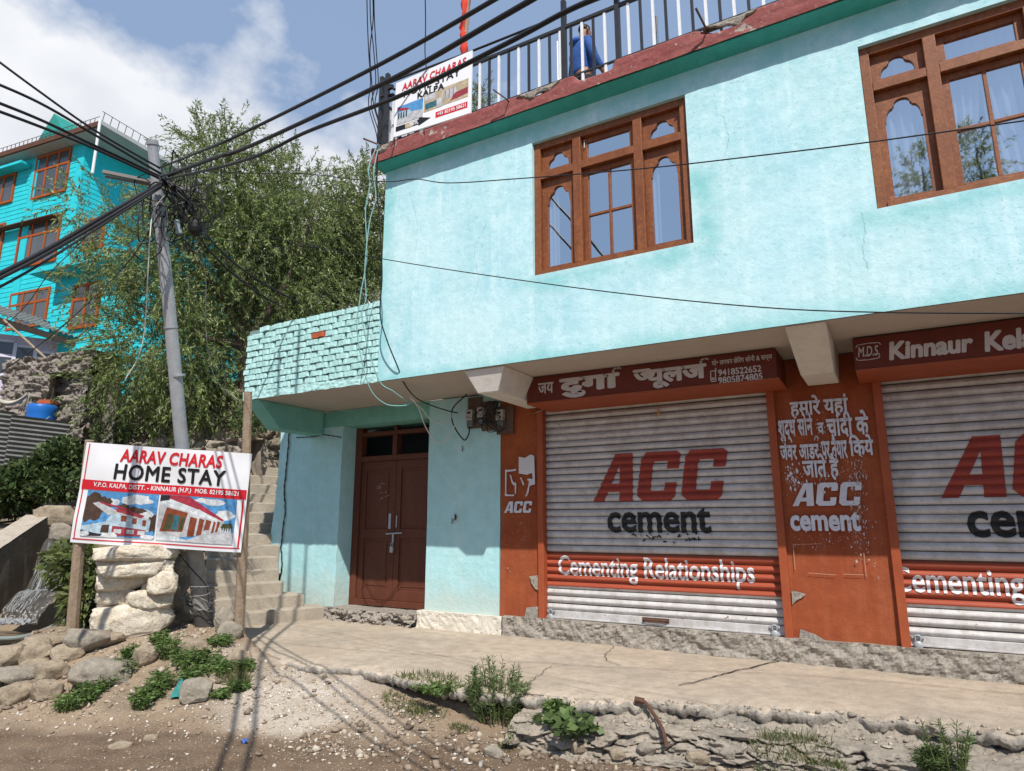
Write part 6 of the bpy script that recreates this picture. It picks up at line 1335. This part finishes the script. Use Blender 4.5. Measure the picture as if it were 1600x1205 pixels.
def tree(label, base, limbs, blobs, ntw, seed, lf_len=.10, pal=WIL, group='willows behind the house', trunk_r=.16, droop=.5, spread=1., name='willow_tree', per=26, sprigs=()):
    g = np.random.default_rng(seed); t = thing(name, base, label, 'tree', group)
    m = MB()
    for k, (pts, r0, r1) in enumerate(limbs): sp_ = spline(pts, 6); m.tube(sp_, np.linspace(r0, r1, len(sp_)), 8)
    cen = [np.array(b[0]) for b in blobs]; wts = np.array([b[2] for b in blobs], float); wts /= wts.sum()
    C = []; Dv = []
    tips = []
    for k in range(ntw):
        i = g.choice(len(blobs), p=wts); c, rad = cen[i], np.array(blobs[i][1]); u = g.normal(size=3); u /= np.linalg.norm(u); rr_ = g.random()**(1/2.2)
        p = c+u*rad*rr_
        out_ = u*spread+g.normal(size=3)*.55+np.array((0, 0, .25 if u[2] > .2 else -droop)); out_ /= np.linalg.norm(out_); ln = g.uniform(.35, .85)
        tips.append((p, out_, ln))
    for c0, d0, ln in sprigs: tips.append((np.array(c0), np.array(d0, float)/np.linalg.norm(d0), ln))
    for k, (p, d, ln) in enumerate(tips):
        nlf = int(per*ln/.6); s = np.sort(g.random(nlf)); bend = np.array((0, 0, -droop*.35))
        pos = p+d*(s[:, None]*ln)+bend*(s[:, None]**2)*ln; C.append(pos+g.normal(size=(nlf, 3))*.012)
        dd = d+bend*2*s[:, None]; dl = dd+g.normal(size=(nlf, 3))*.62; Dv.append(dl)
        if k % 3 == 0 or k >= ntw: m.tube([p, p+d*ln*.5+bend*.25*ln, p+d*ln+bend*ln], [.008, .005, .002], 4, caps=False)
    m.build('trunk', BARK, t, smooth=True)
    C = np.concatenate(C); Dv = np.concatenate(Dv); n = len(C)
    leaves('crown', C, Dv, g.uniform(.6, 1.25, n)*lf_len, g.uniform(.016, .026, n)*lf_len/.1, palette(n, pal, g, .42), LEAF, t, seed=seed); return t
def E_(x, y, D, rx, ry, rd, w): s = D/FPX; return (P(x, y, D), (rx*s, rd, ry*s), w)
def up_sprigs(lst, D, g):                  # feathery shoots against the sky
    o = []
    for x, y, ln in lst:
        for k in range(5): o.append((P(x+g.uniform(-9, 9), y+g.uniform(-4, 26), D+g.uniform(-.4, .4)), (g.uniform(-.3, .3), g.uniform(-.3, .3), 1), ln*g.uniform(.5, 1.)))
    return o
g = np.random.default_rng(3); D1 = 13.6
tb = P(388, 650, D1)
tree('big willow with hanging leaves filling the gap between the pole and the house', (tb[0], tb[1], tb[2]-1.2),
     [([tb-ez*1.2, tb, P(384, 560, D1), P(378, 520, D1)], .20, .15), ([P(378, 520, D1), P(350, 470, D1), P(315, 420, D1-.3), P(270, 350, D1-.4)], .12, .03), ([P(380, 530, D1), P(392, 450, D1+.2), P(385, 350, D1+.3), P(360, 240, D1+.2)], .12, .025), ([P(380, 540, D1), P(430, 470, D1+.3), P(470, 390, D1+.6), P(500, 300, D1+.8)], .10, .02), ([P(378, 540, D1), P(330, 530, D1-.4), P(270, 500, D1-.7), P(200, 470, D1-.9)], .09, .02), ([P(378, 515, D1), P(330, 400, D1+.5), P(250, 330, D1+.2), P(170, 330, D1)], .08, .015)],
     [E_(370, 300, D1+.4, 85, 75, 1.2, 5), E_(340, 240, D1+.4, 48, 48, .8, 1.6), E_(400, 395, D1+.6, 120, 95, 1.5, 6), E_(310, 420, D1-.2, 95, 110, 1.4, 6), E_(250, 540, D1-.7, 95, 85, 1.0, 4.2), E_(310, 610, D1-.4, 105, 55, .9, 3.2), E_(215, 400, D1-.2, 75, 70, 1.0, 2.0), E_(160, 330, D1, 60, 45, .8, .8), E_(150, 460, D1-.4, 40, 80, .7, .8), E_(470, 330, D1+1, 70, 80, 1.3, 3), E_(440, 470, D1+.8, 110, 55, 1.2, 3.5), E_(200, 610, D1-.5, 50, 45, .8, 1.1)], 3300, 41, lf_len=.10, per=34,
     sprigs=up_sprigs([(330, 195, .5), (352, 190, .6), (385, 215, .45), (310, 215, .35), (440, 250, .5), (415, 235, .4), (120, 300, .4), (95, 420, .4), (135, 395, .3)], D1, g))
D2 = 16.5; tb = P(520, 560, D2)
tree('willow with upright shoots close behind the upper left corner of the house', (tb[0], tb[1], tb[2]-2),
     [([tb-ez*2, tb, P(525, 480, D2), P(520, 400, D2)], .2, .12), ([P(520, 430, D2), P(490, 360, D2), P(455, 280, D2)], .08, .02), ([P(522, 430, D2), P(560, 350, D2), P(575, 280, D2)], .08, .02), ([P(522, 430, D2), P(600, 380, D2), P(640, 300, D2)], .08, .02)],
     [E_(450, 370, D2, 75, 95, 1.4, 4), E_(530, 380, D2, 60, 75, 1.4, 4), E_(580, 360, D2, 60, 75, 1.3, 4), E_(520, 460, D2, 100, 60, 1.4, 4.5), E_(572, 300, D2, 22, 45, .8, 1.2), E_(420, 300, D2, 40, 60, .9, 1.6)], 2200, 42, lf_len=.11, per=30,
     sprigs=up_sprigs([(445, 245, .7), (460, 240, .7), (500, 265, .6), (515, 262, .5), (560, 262, .6), (578, 262, .7), (552, 300, .5), (480, 290, .5), (600, 300, .5), (425, 260, .6)], D2, g))
D4 = 17.; tb = P(760, 240, D4)
tree('treetop showing between the balusters just right of the roof sign', (tb[0], tb[1], tb[2]-4), [([tb-ez*4, tb, P(752, 170, D4)], .14, .03)], [E_(752, 185, D4, 22, 32, .5, 2), E_(752, 150, D4, 9, 20, .3, .5)], 110, 43, sprigs=up_sprigs([(748, 140, .5), (758, 150, .4)], D4, g))
# trees on the far side of the road: they show only as a reflection in the right-hand window
for i, (x, y, h_, lb) in enumerate(((1.5, -10.0, 12.9, 'tall willow across the road, mirrored in the left panes of the right window'), (3.1, -10.4, 13.4, 'tall willow across the road, mirrored in the right panes of the right window'))):
    c = np.array((x, y, 0)); tree(lb, c, [([c, c+ez*4, c+ez*(h_-.6)], .18, .03)], [(c+ez*(h_-1.3), (.5, .5, 1.2), 3), (c+ez*(h_-3.2), (1.0, 1.0, 1.4), 4)], 330, 60+i, lf_len=.16, group='willows across the road', per=16, sprigs=[(c+ez*(h_-.4)+np.array((random.uniform(-.5, .5), 0, 0)), (random.uniform(-.4, .4), 0, 1), .8) for _ in range(8)])

def shrub(label, blobs, n, seed, ll=.08, lw=.035, pal=None, name='shrub', cat='shrub', group=None, up=.3, mat=WEED, stems=True):
    g = np.random.default_rng(seed); base = np.array(blobs[0][0])-np.array((0, 0, blobs[0][1][2])); t = thing(name, base, label, cat, group)
    wts = np.array([b[2] for b in blobs], float); wts /= wts.sum(); k = g.choice(len(blobs), n, p=wts)
    c = np.array([b[0] for b in blobs])[k]; r = np.array([b[1] for b in blobs])[k]; u = g.normal(size=(n, 3)); u /= np.linalg.norm(u, axis=1, keepdims=True)
    C = c+u*r*(g.random((n, 1))**(1/2.4)); D_ = u+g.normal(size=(n, 3))*.6+np.array((0, 0, up))
    leaves('foliage', C, D_, g.uniform(.6, 1.3, n)*ll, g.uniform(.7, 1.2, n)*lw, palette(n, pal, g, .3), mat, t, seed=seed)
    if stems:
        m = MB()
        for b in blobs:
            for _ in range(6): q = np.array(b[0])+g.normal(size=3)*np.array(b[1])*.6; m.tube([base+g.normal(size=3)*np.array((.1, .1, .02)), (base+q)/2+g.normal(size=3)*.04, q], [.010, .007, .003], 5)
        m.build('stem', BARK, t)
    return t
GRN = [(.055, .095, .025), (.08, .13, .035), (.10, .15, .05), (.045, .075, .02)]; DKG = [(.045, .08, .022), (.07, .115, .035), (.03, .05, .018), (.10, .14, .045)]
GS = 'shrubs on the slope above the channel'
shrub('dark leafy shrub under the tin fence at the left edge', [E_(20, 762, 11.5, 50, 30, .5, 3), E_(55, 742, 11.7, 38, 24, .5, 2)], 2600, 71, .12, .07, DKG, group=GS)
shrub('dark leafy shrub between the tin fence and the banner', [E_(100, 720, 12.0, 32, 34, .5, 3), E_(88, 758, 11.6, 38, 24, .45, 2)], 2200, 72, .12, .07, DKG, group=GS)
shrub('leafy shrub low at the left edge above the channel slab', [E_(10, 785, 11.6, 48, 22, .5, 2)], 1100, 73, .11, .06, GRN, group=GS)
shrub('broad-leaved green shrub growing down the bank left of the pale pier', [E_(125, 885, 8.25, 40, 35, .35, 3), E_(140, 940, 8.0, 26, 45, .3, 3), E_(110, 870, 8.5, 28, 25, .3, 1.5)], 1500, 74, .13, .055, [(.09, .12, .03), (.12, .15, .045), (.065, .09, .025), (.15, .17, .06)], up=-.4)
shrub('green growth on the bank beside the upper hill steps', [E_(395, 655, 12., 40, 22, .4, 2), E_(345, 600, 13.6, 30, 25, .5, 2)], 1000, 75, .09, .045, GRN, group=GS)
shrub('low plants in front of the brown rubble wall under the willow', [E_(230, 660, 13.6, 70, 25, .5, 2), E_(180, 680, 13., 40, 20, .4, 1)], 1200, 76, .09, .04, DKG, group=GS)
GB = 'brush on the hillside behind the willows'
for i, (x, y, D_, rx, ry, lb) in enumerate(((330, 520, 19.5, 110, 70, 'dark brush on the hillside behind the willow trunk'), (440, 470, 20.5, 110, 80, 'dark brush on the hillside behind the balcony'), (545, 400, 21.5, 90, 80, 'dark brush on the hillside at the corner of the house'), (290, 620, 18., 90, 40, 'low brush behind the pole and the rubble walls'))):
    shrub(lb, [E_(x, y, D_, rx, ry, 1.2, 3)], 3600, 140+i, .16, .07, DKG, group=GB)
# ---- herbs in the foreground
def herb(label, px, py, w, h, kind, seed, group=None, z0=.1):
    q = onsurf(px, py); D = float((q-CAMP)@_f); s = D/FPX; g = np.random.default_rng(seed); t = thing('weed', q, label, 'weed', group)
    C = []; Dv = []; Ls = []; Ws = []; m = MB(); W_ = w*s/2; H_ = h*s
    ns = {'feather': 70, 'palm': 34, 'broad': 30, 'grass': 0, 'stalk': 12}[kind]
    if kind == 'grass':
        n = int(w*7); a = g.random(n)*6.28; r = np.sqrt(g.random(n)); C = q+np.stack([np.cos(a)*r*W_, np.sin(a)*r*W_*.7, np.zeros(n)-.01], 1); C[:, 2] = [surfz(a_, b_)-.01 for a_, b_ in C[:, :2]]
        Dv = np.stack([g.normal(0, .55, n), g.normal(0, .55, n), np.ones(n)], 1); Ls = g.uniform(.4, 1.1, n)*H_; Ws = g.uniform(.004, .008, n)
    else:
        cs, ds, ls, ws = [], [], [], []
        for k in range(ns):
            a = g.random()*6.28; r = math.sqrt(g.random()); b0 = q+np.array((math.cos(a)*r*W_*.55, math.sin(a)*r*W_*.45, 0)); tip = q+np.array((math.cos(a)*r*W_*1.0, math.sin(a)*r*W_*.8, H_*(1-.45*r*r)*g.uniform(.65, 1.05)))
            m.tube([b0-ez*.02, (b0+tip)/2+np.array((0, 0, .02)), tip], [.005, .004, .002], 4)
            n = {'feather': 46, 'palm': 15, 'broad': 5, 'stalk': 40}[kind]; tt = g.random(n)**(.6 if kind == 'palm' else .8)
            if kind == 'broad': tt = g.uniform(.7, 1, n)
            c = b0+(tip-b0)*tt[:, None]; cs.append(c)
            if kind == 'palm':
                d = np.stack([g.normal(0, 1, n), g.normal(0, 1, n), g.uniform(-.3, .5, n)], 1); ls.append(g.uniform(.035, .065, n)); ws.append(g.uniform(.010, .016, n))
            elif kind == 'broad': d = np.stack([g.normal(0, 1, n), g.normal(0, 1, n), g.uniform(-.1, .4, n)], 1); ls.append(g.uniform(.07, .13, n)); ws.append(g.uniform(.045, .07, n))
            else: d = np.stack([g.normal(0, .7, n), g.normal(0, .7, n), g.uniform(.1, 1., n)], 1); ls.append(g.uniform(.03, .07, n)); ws.append(g.uniform(.005, .009, n))
            ds.append(d)
        C = np.concatenate(cs); Dv = np.concatenate(ds); Ls = np.concatenate(ls); Ws = np.concatenate(ws); m.build('stem', flat('green_stem', (.09, .11, .035)), t)
    pal = {'feather': [(.09, .14, .045), (.12, .17, .06), (.16, .21, .09), (.06, .09, .03)], 'stalk': [(.10, .15, .05), (.14, .19, .07)], 'palm': [(.085, .15, .035), (.12, .20, .05), (.06, .11, .025), (.15, .22, .07)], 'broad': [(.075, .12, .035), (.11, .16, .055), (.06, .09, .03)], 'grass': [(.09, .12, .035), (.13, .15, .05), (.17, .15, .07), (.07, .10, .03)]}[kind]
    leaves('foliage', C, Dv, Ls, Ws, palette(len(C), pal, g, .25), WEED, t, seed=seed, sag=.2); return t
GW = 'weeds on the roadside bank'
herb('tall feathery bush growing at the broken pavement edge, biggest weed in the picture', 778, 1122, 118, 92, 'feather', 81); herb('thin feathery shoot on the left of the big feathery bush', 742, 1092, 22, 56, 'stalk', 82)
herb('broad-leaved weed spreading below the kerb right of the feathery bush', 885, 1148, 105, 34, 'broad', 83); herb('small palmate seedling on top of the broad-leaved weed', 868, 1118, 34, 26, 'palm', 84)
herb('upright feathery weed in front of the kerb at the lower right', 1490, 1205, 80, 95, 'stalk', 85, z0=-.05); herb('second feathery weed at the lower right, bushier and shorter', 1462, 1210, 60, 40, 'feather', 86, z0=-.05)
herb('grass tuft at the bottom under the right kerb', 1250, 1206, 140, 24, 'grass', 87, z0=-.05); herb('grass strip along the pavement edge left of the feathery bush', 660, 1080, 140, 16, 'grass', 88); herb('low clover-like weed along the pavement edge', 690, 1082, 100, 16, 'palm', 89)
for i, (x, y, w, h, lb) in enumerate(((110, 1108, 58, 30, 'palmate weed low on the bank at the left, nearest the road'), (150, 1082, 52, 28, 'palmate weed just above the lowest one on the left bank'), (188, 1058, 48, 30, 'palmate weed climbing the bank below the pale pier'), (222, 1106, 44, 34, 'round palmate weed left of the teal rag'), (252, 1078, 52, 34, 'palmate weed right above the round one beside the teal rag'), (268, 1028, 60, 36, 'tall leafy weed on the bank below the pole'), (318, 1040, 66, 30, 'leafy weed right of the tall one at the foot of the pole'), (300, 1062, 50, 26, 'bright weed above the pale slab by the teal rag'), (205, 1030, 40, 24, 'small greyish weed below the big base stone of the pier'), (345, 1008, 50, 18, 'grassy weed between pole and right banner post'), (345, 1090, 34, 12, 'little weed lying on the dirt right of the teal rag'), (385, 1046, 30, 16, 'small weed at the foot of the right banner post'), (130, 1096, 50, 26, 'palmate weed between the two lowest ones on the left bank'), (170, 1070, 44, 24, 'palmate weed in the middle of the slanting row on the left bank'), (235, 1092, 50, 30, 'palmate weed touching the round one left of the teal rag'), (340, 1052, 60, 24, 'spreading weed under the right banner post'), (292, 1040, 56, 30, 'leafy weed just under the pole foot, between two others'), (372, 1078, 40, 14, 'thin weed patch where bank meets gravel'), (250, 1010, 36, 26, 'sparse weed against the pier base stone'))):
    herb(lb, x, y, w, h, 'palm', 100+i, GW, z0=.25)
herb('dry yellow-green grass right of the leafy weeds on the bank', 365, 1062, 60, 24, 'grass', 120); herb('tuft of grass at the corner of the wall on the second stair', 462, 932, 44, 16, 'grass', 121, z0=.6)
for i, (x, y, lb) in enumerate(((718, 1140, 'small grass patch on the gravel left of the feathery bush foot'), (652, 1112, 'tiny grass patch in the middle of the gravel'), (790, 1150, 'small grass patch in front of the feathery bush'))): herb(lb, x, y, 34, 12, 'grass', 130+i, 'grass patches on the gravel')
# ---- small things on the ground
q = onsurf(272, 1095); q2 = onsurf(284, 1066); m = MB(); d = q2-q
m.grid(lambda a, b: tuple(q+d*a+_r*(.055*(b-.5)*(1.4-.8*a))+ez*(.02+.012*math.sin(a*7+b*2)+.02*a)), 14, 5); o = m.build('rag', weather('teal_rag_cloth', (.03, .20, .19), (.04, .26, .24), nscale=9., bump=.5), None, loc=q, smooth=True); tag(o, 'teal strip of cloth lying on the bank', 'rag')
bq = [onsurf(x, y)*.985+CAMP*.015 for x, y in ((992, 1094), (1006, 1096), (1022, 1117), (1035, 1140), (1042, 1168))]; m = MB(); m.tube(spline(bq, 8), .015, 8); m.tube([bq[0]+ez*.005, bq[1]], .024, 6); o = m.build('bent_iron_bar', RUST, None, loc=bq[1]); tag(o, 'rusty bent iron bar sticking out of the kerb over the road', 'iron bar')
q = onsurf(382, 1162); m = MB(); m.grid(lambda a, b: tuple(q+_r*.05*(a-.5)+_f*.05*(b-.5)+ez*(.02+.012*math.sin(a*9)*math.cos(b*8))), 8, 8); o = m.build('wrapper', flat('blue_wrapper', (.05, .12, .35)), None, loc=q); tag(o, 'crumpled blue wrapper on the gravel', 'litter')
